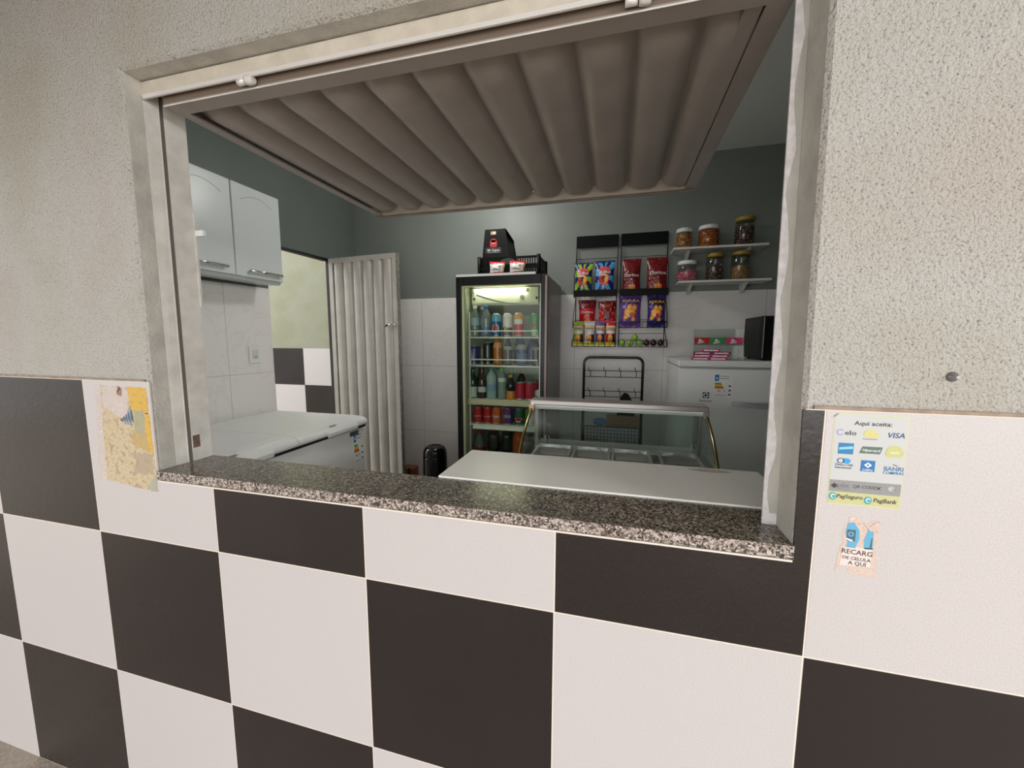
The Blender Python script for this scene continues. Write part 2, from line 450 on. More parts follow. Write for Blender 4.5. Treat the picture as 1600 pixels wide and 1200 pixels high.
b = MB(); b.box(3.25, 3.37, .15, YB, 0, 2.80, paint_side); struct(b.build('wall_right'))
b = MB(); b.box(-.7, 3.37, .15, YB+.14, 2.735, 2.86, white_ceiling); struct(b.build('ceiling'), 'white ceiling over the snack bar')
floor_in = M('beige floor tile', (150,142,132), .4, noise=(6,.1))
b = MB(); b.box(-.6, 3.35, .004, YB+.1, -.06, 0, floor_in); struct(b.build('floor'))
paving = M('brown grey paving', (158,146,134), .8, noise=(5,.16,8), bump=(60,.004))
b = MB(); b.box(-9, 9, -12, .004, -.06, 0, paving); b.box(-9, -.6, .004, 7, -.06, 0, paving); struct(b.build('ground'), 'brown grey paving at the foot of the tiled wall')
shade_paint = M('shade slab paint', (150,143,136), .9)
b = MB(); b.hexa([(-3.0, -3.4, 2.37), (.3, -3.4, 2.39), (.3, .003, 2.39), (-3.0, .003, 2.37), (-3.0, -3.4, 2.52), (.3, -3.4, 2.54), (.3, .003, 2.54), (-3.0, .003, 2.52)], shade_paint)
b.hexa([(.3, -3.4, 2.39), (5.2, -3.4, 2.80), (5.2, .003, 2.80), (.3, .003, 2.39), (.3, -3.4, 2.54), (5.2, -3.4, 2.95), (5.2, .003, 2.95), (.3, .003, 2.54)], shade_paint)
struct(b.build('shade_roof'))  # unseen sloping roof, added to shade the top of the front wall
b = MB(); b.box(-2.6, 1.0, -1.35, -1.15, 1.98, 2.38, shade_paint); struct(b.build('shade_beam'))  # unseen beam, added to darken the wall's upper left corner
def side_wall():
    pl2 = plaster_mat('outer plaster', (150,152,134), (128,128,112), .8, .003)
    b = MB(); b.box(-4.5, .4, 3.262, 3.40, 0, 3.1, pl2); b.box(-1.365, .4, 3.215, 3.262, .45, 3.1, pl2)
    w = struct(b.build('wall_side'), 'outer plaster wall with chequered tiles seen through the side doorway')
    t = MB()
    for c in range(-7, 1):
        for rr, (za, zb) in enumerate(((H0-T, H0), (H0-2*T, H0-T), (0, H0-2*T))):
            m = tile_b if (c+rr) % 2 == 0 else tile_w
            xa, xb = -1.79+(c+1)*T, -1.79+(c+2)*T
            t.box(xa+.0015, xb-.0015, 3.25, 3.262, za+.0015, zb-.0015, m)
    t.box(-1.365, -.9, 3.205, 3.215, H0-T-.045, H0, tile_w); t.box(-1.365, -.9, 3.205, 3.215, 0, H0-T-.048, tile_b)
    t.build('tile_cladding', w)
side_wall()

# ================================================================== WINDOW SHUTTER AND SIDE DOOR
def lobes(t, pitch):
    """profile of the pressed sheet: broad rounded ribs with narrow valleys between (0..1)"""
    p = (t/pitch) % 1.0
    return max(0.0, 1-abs((p-.5)/.5)**3.2)
def shutter():
    s = thing('window_shutter', 'grey corrugated steel shutter swung up flat under the ceiling of the hatch', 'shutter')
    x0, x1, y0, y1, zb = .762, 2.192, .064, 1.008, 2.050
    b = MB(); w = .030; t = .032
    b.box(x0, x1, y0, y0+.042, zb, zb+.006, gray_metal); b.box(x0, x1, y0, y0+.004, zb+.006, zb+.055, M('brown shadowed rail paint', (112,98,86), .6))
    b.box(x0, x1, y0-.0015, y0, zb-.001, zb+.002, frame_metal)
    b.box(x0, x0+w, y0+.042, y1-.004, zb, zb+.005, gray_metal); b.box(x0, x0+.004, y0+.042, y1-.004, zb+.005, zb+.05, gray_metal)
    b.box(x1-w-.012, x1, y0+.042, y1-.004, zb, zb+.005, gray_metal); b.box(x1-.004, x1, y0+.042, y1-.004, zb+.005, zb+t+.03, gray_metal)
    b.box(x1-.075, x1-.045, y0+.045, y1-.02, zb+.007, zb+.012, gray_metal)
    b.build('frame', s)
    b = MB(); back = M('beige grey rail', (150,138,124), .5, noise=(15,.12))
    b.box(x0, x1, y1-.004, y1, zb-.004, zb+.044, back); b.box(x0, x1, y1-.004, y1+.016, zb-.006, zb-.001, back)
    b.build('end_rail', s)
    b = MB(); xs0, xs1 = x0+.006, x1-.006; pitch = (xs1-xs0)/11; n = 11*16
    def fn(u, v):
        x = xs0+(xs1-xs0)*u; y = y0+.04+(y1-.03-y0-.04)*v
        k = min(1, max(0, (v-.0)/.05)); k = k*k*(3-2*k)
        return (x, y, zb+.040-.033*lobes(x-xs0, pitch)*(.25+.75*k))
    b.grid(fn, n, 14, gray_metal)
    o = b.build('corrugated_sheet', s)
    for px in (1.02, 1.905):
        b = MB(); b.lathe([(.008, 0), (.008, .022)], bare_edge, seg=12)
        q = b.build('hinge_pin', s); q.location = (px, .052, 2.062); q.rotation_euler = (0, PI/2, 0)
        b = MB(); b.lathe([(.0095, 0), (.011, .006), (.011, .016), (.008, .021)], frame_metal, seg=12)
        q2 = b.build('knuckle', q); q2.location = (0, 0, .024)
shutter()

def side_door():
    A = Vector((-.366, 2.040, 0)); Bv = Vector((.290, 1.966, 0)); d = (Bv-A).normalized(); L = (Bv-A).length
    s = thing('door_1', 'pale corrugated steel door leaf standing open into the room', 'door', A, math.atan2(d.y, d.x)); s['kind'] = 'structure'
    pm = M('pale grey door paint', (178,173,165), .42, noise=(7,.10,6)); H = 2.098
    b = MB(); w = .038
    b.box(0, w, -.012, .02, .02, H, pm); b.box(L-w, L, -.012, .02, .02, H, pm)
    b.box(w, L-w, -.012, .02, H-w, H, pm); b.box(w, L-w, -.012, .02, .02, .02+w, pm)
    b.box(L, L+.006, -.014, .022, .02, H, M('scraped steel door edge', (150,148,140), .35, metal=.6, noise=(30,.3)))
    b.build('frame', s)
    b = MB(); n = 6; pitch = (L-2*w)/n
    b.grid(lambda u, v: (w+(L-2*w)*u, .014-.030*lobes((L-2*w)*u, pitch), .058+(H-.096)*v), n*14, 8, pm)
    b.build('corrugated_sheet', s)
    b = MB(); b.tube([(L-.10, -.022, 1.565), (L-.015, -.022, 1.565)], .006, chrome); b.box(L-.07, L-.03, -.022, -.012, 1.55, 1.58, steel_dull); b.tube([(L-.09, -.024, 1.565), (L-.09, -.045, 1.55)], .005, black)
    b.build('door_bolt', s)
side_door()

# ================================================================== GRANITE SLAB AND WHITE BOARD
gtop = granite_mat('polished speckled granite', [(0, (40,37,34)), (.22, (92,86,77)), (.46, (134,125,112)), (.72, (178,167,150)), (.90, (64,59,54))], 300, .2, 0)
gedge = granite_mat('rough granite edge', [(0, (58,52,48)), (.18, (120,108,100)), (.40, (176,160,148)), (.64, (214,202,192)), (.90, (92,82,76))], 270, .7, .003)
def slab():
    b = MB(); z0, z1 = 1.073, 1.097
    b.box(OL0, OR0, -.002, .155, z0, z1, lambda i: gedge if i == 2 else gtop)
    o = b.build('granite_sill'); tag(o, 'speckled dark granite sill slab across the bottom of the serving window', 'sill', kind='thing')
slab()
def board():
    wb_ = M('white laminate board', (242,241,236), .25, noise=(2.5,.03)); wear = M('worn brown patch', (186,178,164), .4, noise=(40,.15))
    b = MB(); b.box(1.468, 2.288, .157, .408, 1.086, 1.101, wb_)
    b.poly(ell(2.165, .385, .055, .014, 18), lambda u, v: (u, v, 1.1012), wear)
    o = b.build('serving_board'); tag(o, 'white laminate counter board behind the granite sill', 'counter')
    o = MB(); o.bar((1.60, .158, .95), (1.60, .36, 1.08), .02, .02, white_enamel); o.bar((1.60, .153, .92), (1.60, .153, 1.086), .02, .006, white_enamel)
    br = o.build('bracket', bpy.data.objects['serving_board']); br2 = br.copy(); COL.objects.link(br2); br2.location.x = .5
board()

# ================================================================== GLASS DISPLAY CASE
def display_case():
    s = thing('display_case', 'curved glass food display case behind the white board', 'display case')
    x0, x1 = 1.528, 2.287
    arc = [(1.075, 1.142), (1.035, 1.124), (.97, 1.096), (.907, 1.062), (.856, 1.023), (.810, .976), (.785, .930), (.775, .885)]
    cg = glass('case glass', (234,241,238), 1.0)
    b = MB(); b.box(x0-.008, x1+.008, .765, 1.33, 0, .885, white_enamel); b.build('base_cabinet', s, .006)
    b = MB(); b.box(x0, x1, .78, 1.32, .885, .892, steel)
    b.box(x0, x1, 1.125, 1.30, .892, .925, steel); b.build('deck', s)
    b = MB(); n = len(arc)
    vs = []
    for (y, z) in arc: vs += [(x0+.006, y, z), (x1-.006, y, z)]
    b.add(vs, [(2*i, 2*i+1, 2*i+3, 2*i+2) for i in range(n-1)], cg, True); b.build('front_glass', s)
    for x in (x0+.004, x1-.004):
        b = MB(); b.poly([(y, z) for y, z in arc]+[(1.31, .885), (1.31, 1.142)], lambda u, v, x=x: (x, u, v), cg); b.build('side_glass', s)
    b = MB(); b.box(x0+.012, x1-.012, 1.155, 1.159, .90, 1.144, cg); b.build('rear_glass', s)
    brass = M('brass toned edge tube', (150,132,96), .2, metal=1)
    for x in (x0, x1):
        b = MB(); b.tube([(x, y, z) for y, z in arc], .0065, brass, 10); b.build('edge_tube', s)
    b = MB(); b.box(x0-.012, x1+.012, 1.060, 1.165, 1.146, 1.170, steel_dull); b.box(x0-.010, x1+.010, 1.068, 1.078, 1.126, 1.146, white_plastic); b.build('top_rail', s, .004)  # white strip below the rail stands in for a reflection in the glass
    clip = M('brass corner clip', (196,168,132), .3, metal=.7)
    for x in (x0+.002, x1-.002): MB().box(x-.008, x+.008, 1.15, 1.166, .885, 1.146, steel_dull).build('rear_post', s)
    for x in (x0, x1): MB().box(x-.011, x+.011, 1.040, 1.066, 1.118, 1.150, clip if x == x0 else steel_dull).build('corner_clip', s)
    for x in (x0+.055, x1-.04): MB().tube([(x, 1.12, .925), (x, 1.12, .985), (x+.018, 1.12, .985), (x+.018, 1.12, .925)], .0022, steel, 6).build('tray_stop', s)
    g = 'stainless trays in the display case'
    labs = ['leftmost empty stainless tray in the glass display case', 'second stainless tray from the left in the display case',
            'third stainless tray from the left in the display case', 'rightmost stainless tray in the display case beside a gap']
    for (a, c), lab in zip(((1.552, 1.722), (1.727, 1.895), (1.900, 2.068), (2.100, 2.266)), labs):
        b = MB(); w = (c-a); h = .055; y0, y1 = .862, 1.122; zt = .946
        f = lambda u, v: u
        rim = [(0, y0), (w, y0), (w, y1), (0, y1)]; inn = [(.012, y0+.012), (w-.012, y0+.012), (w-.012, y1-.012), (.012, y1-.012)]
        bot = [(.02, y0+.02), (w-.02, y0+.02), (w-.02, y1-.02), (.02, y1-.02)]
        vs = [(x, y, zt-.006) for x, y in rim]+[(x, y, zt) for x, y in rim]+[(x, y, zt) for x, y in inn]+[(x, y, zt-.04) for x, y in bot]+[(x, y, zt-.046) for x, y in bot]
        fs = []
        for k in range(4):
            fs += [(4*k+i, 4*k+(i+1) % 4, 4*(k+1)+(i+1) % 4, 4*(k+1)+i) for i in range(4)]
        fs += [(12,13,14,15), (19,18,17,16)]
        fs = [f for f in fs]
        b.add(vs, fs, steel)
        # folded lip underneath joins the rim to the pan
        b.add([(x, y, zt-.006) for x, y in rim]+[(x, y, zt-.046) for x, y in bot], [(i, 4+i, 4+(i+1) % 4, (i+1) % 4) for i in range(4)], steel)
        o = b.build('metal_tray'); o.location.x = a; tag(o, lab, 'tray', g)
        lip = MB(); lip.box(.014, w-.014, y1-.058, y1-.054, zt-.038, zt-.006, steel); lip.build('divider', o)
display_case()

# ================================================================== CHEST FREEZER
def energy_label(b, mp, w, h):
    """appliance energy sticker drawn in a w x h box, origin lower left"""
    B = M('sticker blue', (20,106,176), .5); K = M('sticker black', (40,40,42), .5)
    b.poly(rrect(0, w, 0, h, .004), lambda u, v: mp(u, v, .0004), M('sticker white', (232,232,230), .5))
    R = lambda x0, x1, y0, y1, m: b.poly([(x0*w, y0*h), (x1*w, y0*h), (x1*w, y1*h), (x0*w, y1*h)], lambda u, v: mp(u, v, .0008), m)
    R(.04, .27, .70, .97, B); b.text('A', h*.16, lambda u, v: mp(u, v, .0012), paper_white, w*.155, h*.77)
    for i, c in enumerate(((70,150,60), (170,180,50), (230,180,60), (214,120,50), (190,84,48))):
        y1 = .62-.05*i; b.poly([(.06*w, (y1-.05)*h), ((.42+.035*i)*w, (y1-.05)*h), ((.385+.035*i)*w, y1*h), (.06*w, y1*h)], lambda u, v: mp(u, v, .0008), M('energy band %d' % i, c, .5))
    b.text('43', h*.12, lambda u, v: mp(u, v, .0008), K, w*.30, h*.22); b.text('3', h*.12, lambda u, v: mp(u, v, .0008), K, w*.58, h*.22)
    for y in (.90, .80): R(.32, .80, y, y+.02, K)
    for y in (.46, .26, .08): R(.80, .93, y, y+.06, K)
    R(.08, .70, .06, .075, K)
def chest_freezer():
    s = thing('chest_freezer', 'long white chest freezer under the wall cupboard', 'freezer')
    x0, x1, y0, y1 = -.395, .325, .20, 1.462
    b = MB(); b.box(x0, x1-.012, y0, y1, .03, .885, white_enamel); b.build('body', s, .012, 3)
    b = MB(); b.box(x0, x1-.004, y0, y1, .885, .905, gasket); b.build('gasket', s)
    b = MB()
    prof = [(x0, .905), (x1+.010, .905), (x1+.014, .918), (x1+.010, .932), (x1-.01, .945), (x1-.04, .952), (x1-.09, .955), (x0, .955)]
    for ya, yb in ((y0, .880), (.884, y1)):
        b = MB(); b.prism(prof, lambda u, v, q: (u, q, v), ya, yb, white_enamel); lid = b.build('lid', s)
        h = MB(); ym = (ya+yb)/2+.05
        h.prism([(x1-.035, .953), (x1+.012, .930), (x1+.022, .918), (x1+.020, .898), (x1+.012, .893), (x1+.012, .905)], lambda u, v, q: (u, q, v), ym-.13, ym+.13, white_plastic)
        h.box(x1-.022, x1-.006, ym-.08, ym-.03, .9505, .9515, M('grey print', (120,124,126), .5)); h.build('lid_handle', lid)
    b = MB(); mp = lambda u, v, d: (x1-.012+d, 1.312+u, .60+v)
    energy_label(b, lambda u, v, d: mp(u+.030, v+.06, d), .10, .20)
    K = M('dark grey sticker', (84,86,84), .5)
    b.poly([(0, .275), (.085, .275), (.085, .245), (0, .245)], lambda u, v: mp(u, v, .0006), K)
    b.build('energy_sticker', s)
    for fx in (x0+.08, x1-.10):
        for fy in (y0+.1, y1-.1): MB().lathe([(.03, 0), (.03, .03)], black, (fx, fy)).build('foot', s)
chest_freezer()

# ================================================================== WALL CUPBOARD, SOCKET
def cupboard():
    s = thing('wall_cabinet', 'white kitchen wall cupboard with chrome bar handles', 'cupboard')
    xf, z0, z1 = -.214, 1.800, 2.338; y0, y1 = .40, 1.396
    cw = M('cupboard white lacquer', (206,212,212), .3)
    b = MB()
    b.prism([(lw(1.4)+.006, z0+.012), (xf-.03, z0), (xf-.012, z0+.004), (xf-.006, z0+.02), (xf-.006, z1), (lw(1.4)+.006, z1)], lambda u, v, q: (u, q, v), y0, y1, cw)
    b.build('body', s)
    line = M('routed shadow line', (150,154,154), .6)
    for i, (ya, yb) in enumerate(((.735, 1.064), (1.069, y1))):
        b = MB(); b.box(xf-.006, xf+.012, ya, yb, z0+.018, z1, cw); d = b.build('door', s, .005, 2)
        g = MB(); yc = (ya+yb)/2; hw = (yb-ya)/2-.055
        pts = [(yc-hw+2*hw*k/16, z1-.085+.035*sin(PI*k/16)) for k in range(17)]
        g.tube([(xf+.0118, p[0], p[1]) for p in pts], .0014, line, 5); g.build('routed_arch', d)
        h = MB(); hz = z0+.055
        if i == 0: ha, hb = ya+.02, yb-.06
        else: ha, hb = ya+.075, yb-.025
        h.tube([(xf+.034, ha, hz), (xf+.034, hb, hz)], .0075, chrome, 10)
        for hy in (ha+.012, hb-.012): h.tube([(xf+.010, hy, hz), (xf+.034, hy, hz)], .006, chrome, 8)
        h.build('bar_handle', d)
    for y in (1.085, 1.115): MB().box(xf+.012, xf+.0135, y-.003, y+.003, 2.055, 2.085, paper_white).build('door_glint', s)  # small white marks drawn as glints on the cupboard door
cupboard()
def outlet():
    s = thing('wall_socket', 'white wall socket plate on the tiles above the chest freezer', 'socket', (lw(1.338)+.006, 1.338, 1.352), math.atan2(-.08, 1)*0)
    b = MB(); b.box(0, .010, -.038, .038, -.058, .058, white_plastic); b.build('plate', s, .004)
    b = MB(); b.box(.010, .013, -.022, .022, -.03, .03, M('socket insert', (206,206,204), .4)); b.build('insert', s, .002)
    for dy, dz in ((-.009, -.012), (.009, -.012), (0, -.022)): MB().box(.013, .0136, dy-.003, dy+.003, dz-.003, dz+.003, black).build('socket_hole', s)
outlet()

# ================================================================== BEVERAGE FRIDGE
FX0, FX1, FY0 = .877, 1.481, 1.700
def fridge():
    s = thing('beverage_fridge', 'tall glass-door drinks fridge with lit interior', 'fridge')
    side = M('grey printed side', (112,110,106), .3, noise=(3,.14,5)); lin_ = M('fridge liner', (206,214,196), .4); yl = M('yellowed liner trim', (214,212,176), .45)
    b = MB(); ya, yb, zt = FY0+.045, 2.33, 1.853
    b.box(FX0, FX0+.03, ya, yb, .10, zt, black); b.box(FX1-.03, FX1, ya, yb, .10, zt, side)
    b.box(FX0+.03, FX1-.03, yb-.03, yb, .10, zt, side); b.box(FX0+.03, FX1-.03, ya, yb-.03, zt-.04, zt, side); b.box(FX0+.03, FX1-.03, ya, yb-.03, .10, .50, black)
    b.box(FX0+.03, FX0+.036, ya, yb-.03, .50, zt-.04, lin_); b.box(FX1-.036, FX1-.03, ya, yb-.03, .50, zt-.04, lin_)
    b.box(FX0+.036, FX1-.036, yb-.036, yb-.03, .50, zt-.04, lin_); b.box(FX0+.036, FX1-.036, ya, yb-.036, zt-.046, zt-.04, lin_)
    b.box(FX0+.036, FX1-.036, ya, yb-.036, .50, .506, lin_)
    b.box(FX1-.0005, FX1+.0005, ya+.10, ya+.50, 1.30, 1.62, M('faded side print', (96,84,82), .3, noise=(14,.25)))
    b.build('cabinet', s)
    b = MB(); b.box(FX0+.02, FX1-.02, ya+.05, yb-.05, 0, .10, black); b.build('plinth', s)
    b = MB(); b.box(FX0, FX1-.075, FY0+.002, FY0+.03, 1.859, 1.874, white_plastic); b.build('top_trim', s)
    # door
    db = M('black door frame', (14,12,13), .35, spec=.3); gx0, gx1, gz0, gz1 = .912, 1.442, .45, 1.802
    b = MB(); y0, y1 = FY0, FY0+.042
    b.box(FX0-.002, gx0, y0, y1, .12, 1.859, db); b.box(gx1, FX1, y0, y1, .12, 1.859, db); b.box(gx0, gx1, y0, y1, gz1, 1.859, db); b.box(gx0, gx1, y0, y1, .12, gz0, db)
    d = b.build('door', s, .003)
    b = MB()
    b.box(gx0, gx0+.014, y0+.012, y1, gz0, gz1, yl); b.box(gx1-.008, gx1, y0+.012, y1, gz0, gz1, white_plastic); b.box(gx0+.014, gx1-.008, y0+.012, y1, gz1-.008, gz1, yl)
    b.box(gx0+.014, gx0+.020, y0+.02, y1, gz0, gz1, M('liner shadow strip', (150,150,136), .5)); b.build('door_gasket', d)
    b = MB(); b.box(gx0, gx1, y0+.010, y0+.014, gz0, gz1, glass('fridge door glass', (246,250,246), .2)); b.build('door_glass', d)
    b = MB(); b.box(FX1-.012, FX1+.001, y0-.002, y0+.0, .3, 1.85, M('worn door trim', (150,128,122), .35)); b.build('edge_trim', d)
    # evaporator cover and lamp
    b = MB(); x0, x1 = .935, 1.398
    b.prism([(1.845, 1.80), (1.838, 1.70), (1.852, 1.686), (2.28, 1.64), (2.28, 1.80)], lambda u, v, q: (q, u, v), x0, x1, M('cream cover', (224,226,206), .4))
    sw = [(x0+.03+.36*k/14, 1.752-.066*(1-(1-k/14)**2)) for k in range(15)]
    up = [(x, z+.012*(1-k/14)) for k, (x, z) in enumerate(sw)]
    yy = lambda z: 1.838+(z-1.70)*.07-.0012
    b.poly(sw+up[::-1], lambda u, v: (u, yy(v), v), M('dark swoosh', (84,92,92), .5))
    for cx in (.952, 1.388): b.poly(ell(cx, 1.728, .008, .009, 12), lambda u, v: (u, yy(v)-.0005, v), M('screw head', (60,56,50), .5))
    b.build('evaporator_cover', s)
    b = MB(); b.lathe([(.016, 0), (.013, .012)], M('knob green', (150,160,130), .4), seg=16)
    k = b.build('thermostat_knob', s); k.location = (1.29, 1.842, 1.735); k.rotation_euler = (PI/2, 0, 0)
    b = MB(); b.tube([(.962, 1.822, 1.778), (1.322, 1.822, 1.778)], .0125, M('lit fluorescent tube', (255,251,226), .5, emit=8), 12)
    lamp = b.build('lamp_tube', s)
    for xa, xb, r in ((.945, .962, .016), (1.322, 1.336, .013)): MB().tube([(xa, 1.822, 1.778), (xb, 1.822, 1.778)], r, yl, 12).build('lamp_holder', lamp)
    # shelves
    wire = M('white coated wire', (240,238,226), .45); beige = M('beige price rail', (214,204,170), .5)
    fx0, fx1 = .922, 1.440
    for z in (1.466, 1.274):
        b = MB(); b.tube([(fx0, 1.79, z), (fx1, 1.79, z)], .0055, wire, 8); b.tube([(fx0, 2.26, z), (fx1, 2.26, z)], .004, wire, 8)
        for i in range(25):
            x = fx0+.01+(fx1-fx0-.02)*i/24; b.tube([(x, 1.79, z+.003), (x, 2.26, z+.003)], .0017, wire, 5)
        sh = b.build('shelf', s)
        g = MB(); g.tube([(fx0+.02, 1.792, z), (fx0+.02, 1.792, z+.044), (fx1-.035, 1.792, z+.044), (fx1-.035, 1.792, z)], .0042, wire, 6); g.build('guard_rail', sh)
    b = MB(); b.box(fx0-.006, fx1, 1.785, 1.79, 1.006, 1.044, beige); b.box(fx0, fx1, 1.79, 2.26, 1.036, 1.044, wire); b.build('shelf', s)
    b = MB(); b.hexa([(fx0+.03, 1.78, .838), (fx1-.03, 1.78, .838), (fx1-.03, 1.80, .868), (fx0+.03, 1.80, .868), (fx0+.03, 1.79, .832), (fx1-.03, 1.79, .832), (fx1-.03, 1.81, .862), (fx0+.03, 1.81, .862)], wire)
    b.box(fx0, fx1, 1.79, 2.26, .858, .866, wire); b.build('shelf', s)
    for x in (fx0+.006, fx1-.004): MB().box(x-.004, x+.004, 1.80, 1.812, .52, 1.64, wire).build('shelf_standard', s)
fridge()

# ---- drinks
alum = M('can aluminium', (200,202,204), .25, metal=.9)
def P(name, c, r=.3): return M(name, c, r)
def can(name, label, cat, loc, r, h, colfn, txt=None, group=None, tcol=None, tz=.45, tsize=.022):
    b = MB()
    prof = [(r*.80, 0), (r*.94, .004), (r, .012)]
    n = 10
    zs = [.012+(h-.034)*i/n for i in range(n+1)]
    seg = 18
    base = MB()
    b.lathe([(r*.8, 0, alum), (r*.95, .005, alum), (r, .012, alum)], alum, seg=seg)
    def fn(u, v):
        a = 2*PI*u-PI/2; return (r*cos(a), r*sin(a), .012+(h-.034)*v)
    b.grid(fn, 24, 12, lambda u, v: colfn(((u+.5) % 1)-.5, v))
    b.lathe([(r, h-.022, colfn(.5, 1)), (r*.98, h-.016, colfn(.5, 1)), (r*.82, h-.006, alum), (r*.82, h, alum), (r*.76, h, alum), (r*.74, h-.004, alum)], alum, seg=seg)
    if txt:
        def mp(u, v): a = u/r-PI/2; return ((r+.0005)*cos(a), (r+.0005)*sin(a), v)
        b.text(txt, tsize, mp, tcol or paper_white, 0, h*tz, sx=1.0)
    o = b.build(name); o.location = loc; o.rotation_euler.z = 0
    tab = MB(); tab.box(-.005, .005, -.014, .006, h-.0035, h-.0015, alum); tab.build('pull_tab', o)
    return tag(o, label, cat, group)
def bottle(name, label, loc, prof, mats, capm, group=None, cat='bottle', txt=None, tcol=None, tz=0, tsize=.02, tr=None):
    """prof: (r, z) list; mats: (upto z, material); cap on the last ring"""
    def mz(z):
        for lim, m in mats:
            if z <= lim: return m
        return mats[-1][1]
    pr = []
    for i in range(len(prof)-1):
        (r0, z0), (r1, z1) = prof[i], prof[i+1]
        k = 3 if z1-z0 > .03 else 1
        for q in range(k):
            t = q/k; pr.append((r0+(r1-r0)*t, z0+(z1-z0)*t, mz(z0+(z1-z0)*(t+.5/k))))
    pr.append((*prof[-1], mz(prof[-1][1])))
    b = MB(); b.lathe(pr, mats[-1][1], seg=16)
    if txt:
        r = tr
        def mp(u, v): a = u/r-PI/2; return ((r+.0006)*cos(a), (r+.0006)*sin(a), v)
        b.text(txt, tsize, mp, tcol, 0, tz)
    o = b.build(name); o.location = loc
    c = MB(); r, z = prof[-1]; c.lathe([(r+.003, z-.014), (r+.003, z+.003), (r+.001, z+.005)], capm, seg=14); c.build('cap', o)
    return tag(o, label, cat, group)
def solid(c): return lambda u, v: c
S1, S2, S3, S4 = 1.4705, 1.2785, 1.0445, .8665
GA = 'drinks on the top fridge shelf'; GB = 'drinks on the second fridge shelf'; GC = 'drinks on the third fridge shelf'; GD = 'cans on the fourth fridge shelf'; GE = 'large bottles at the bottom of the fridge'
water = glass('clear bottle plastic', (222,230,232), 1.0, .05, .16); blue_lbl = P('pale blue label', (150,172,190)); wcap = P('white cap', (236,236,230)); bcap = P('blue cap', (60,110,190))
wp = [(.026, 0), (.030, .006), (.030, .05), (.027, .065), (.030, .08), (.030, .13), (.024, .16), (.012, .185), (.012, .205)]
wm = [(.075, water), (.125, blue_lbl), (1, water)]
bottle('water_bottle', 'clear water bottle with white cap, front left of the top fridge shelf', (.957, 1.835, S1), wp, wm, wcap, GA)
bottle('water_bottle', 'clear water bottle with white cap just behind another one', (.992, 1.90, S1), wp, wm, wcap, GA)
wp2 = [(.030, 0), (.036, .006), (.036, .06), (.033, .075), (.036, .09), (.035, .13), (.026, .165), (.014, .188), (.014, .206)]
bottle('water_bottle', 'clear water bottle with blue cap and blue band', (1.034, 1.845, S1), wp2, [(.02, water), (.062, P('mid blue label', (84,120,190))), (1, water)], bcap, GA)
bl = P('can blue', (32,92,158), .25); bls = P('can light blue', (110,170,206), .25); rd = P('can red', (184,24,36), .28); wh = P('can white', (218,214,210), .3); gd = P('can gold', (206,150,60), .3); gn = P('can green', (66,150,84), .3); dkc = P('can dark', (40,44,52), .3)
can('beer_can', 'tall blue can with red oval on the top fridge shelf', 'can', (1.108, 1.85, S1), .033, .158, lambda u, v: rd if (u/.10)**2+((v-.38)/.17)**2 < 1 else (wh if (u/.13)**2+((v-.38)/.21)**2 < 1 else (bls if v > .78 else bl)), group=GA)
can('beer_can', 'white and dark tall can with gold badge on the top fridge shelf', 'can', (1.186, 1.85, S1), .033, .158, lambda u, v: (gd if abs(u+.04) < .06 and .18 < v < .52 else (wh if v > .40 else dkc)), group=GA)
can('beer_can', 'red and gold tall can on the top fridge shelf', 'can', (1.268, 1.84, S1), .033, .160, lambda u, v: gd if v > .86 else (wh if .62 < v < .82 and abs(u) < .16 else (rd if v < .58 else P('can tan', (190,110,80), .3))), group=GA)
can('beer_can', 'green tall can with red star at the right of the top fridge shelf', 'can', (1.368, 1.88, S1), .033, .158, lambda u, v: (rd if abs(u)*5.5+abs(v-.55)*2.6 < .42 else (P('can pale green', (150,200,160), .3) if v < .3 and abs(u) < .1 else gn)), group=GA)
# second shelf
sl = P('can slate silver', (132,140,172), .3); nv = P('can navy', (38,48,120), .3)
can('energy_drink_can', 'slim blue and silver can, leftmost on the second fridge shelf', 'can', (.950, 1.835, S2), .0265, .134, lambda u, v: nv if (u*4+v) > .55 or v < .28 else sl, group=GB)
can('energy_drink_can', 'slim dark can behind the blue and silver one', 'can', (.985, 1.90, S2), .0265, .134, solid(P('can charcoal', (60,66,64), .3)), group=GB)
can('energy_drink_can', 'taller black can with pale stripe beside the orange bottle', 'can', (1.036, 1.88, S2), .0325, .157, lambda u, v: P('can stripe', (130,140,128), .3) if abs(u-.02) < .03 and v > .3 else P('can black', (34,38,36), .3), group=GB)
can('energy_drink_can', 'taller black can at the back of the second fridge shelf', 'can', (1.064, 1.965, S2), .0325, .157, solid(P('can black', (34,38,36), .3)), group=GB)
def petprof(r, h): return [(r*.86, 0), (r, .008), (r, h*.28), (r*.92, h*.36), (r, h*.44), (r, h*.58), (r*.86, h*.70), (r*.5, h*.86), (.012, h*.92), (.012, h)]
org = P('orange soda', (176,104,34), .15); cola = P('cola', (30,22,24), .12); bls2 = P('blue sports drink', (30,62,120), .15); wl = P('white neck label', (150,146,144), .5)
bottle('soda_bottle', 'orange soda bottle with red cap on the second fridge shelf', (1.118, 1.845, S2), petprof(.033, .205), [(.118, org), (.150, P('pink neck band', (206,150,120), .4)), (1, org)], P('red cap', (196,40,36)), GB)
bottle('soda_bottle', 'dark cola bottle right of the orange soda', (1.192, 1.845, S2), petprof(.031, .185), [(.05, cola), (.115, cola), (.140, wl), (1, cola)], P('black cap', (24,22,24)), GB)
bottle('soda_bottle', 'dark cola bottle at the back of the second fridge shelf', (1.238, 1.93, S2), petprof(.031, .185), [(.115, cola), (.140, wl), (1, cola)], P('black cap', (24,22,24)), GB)
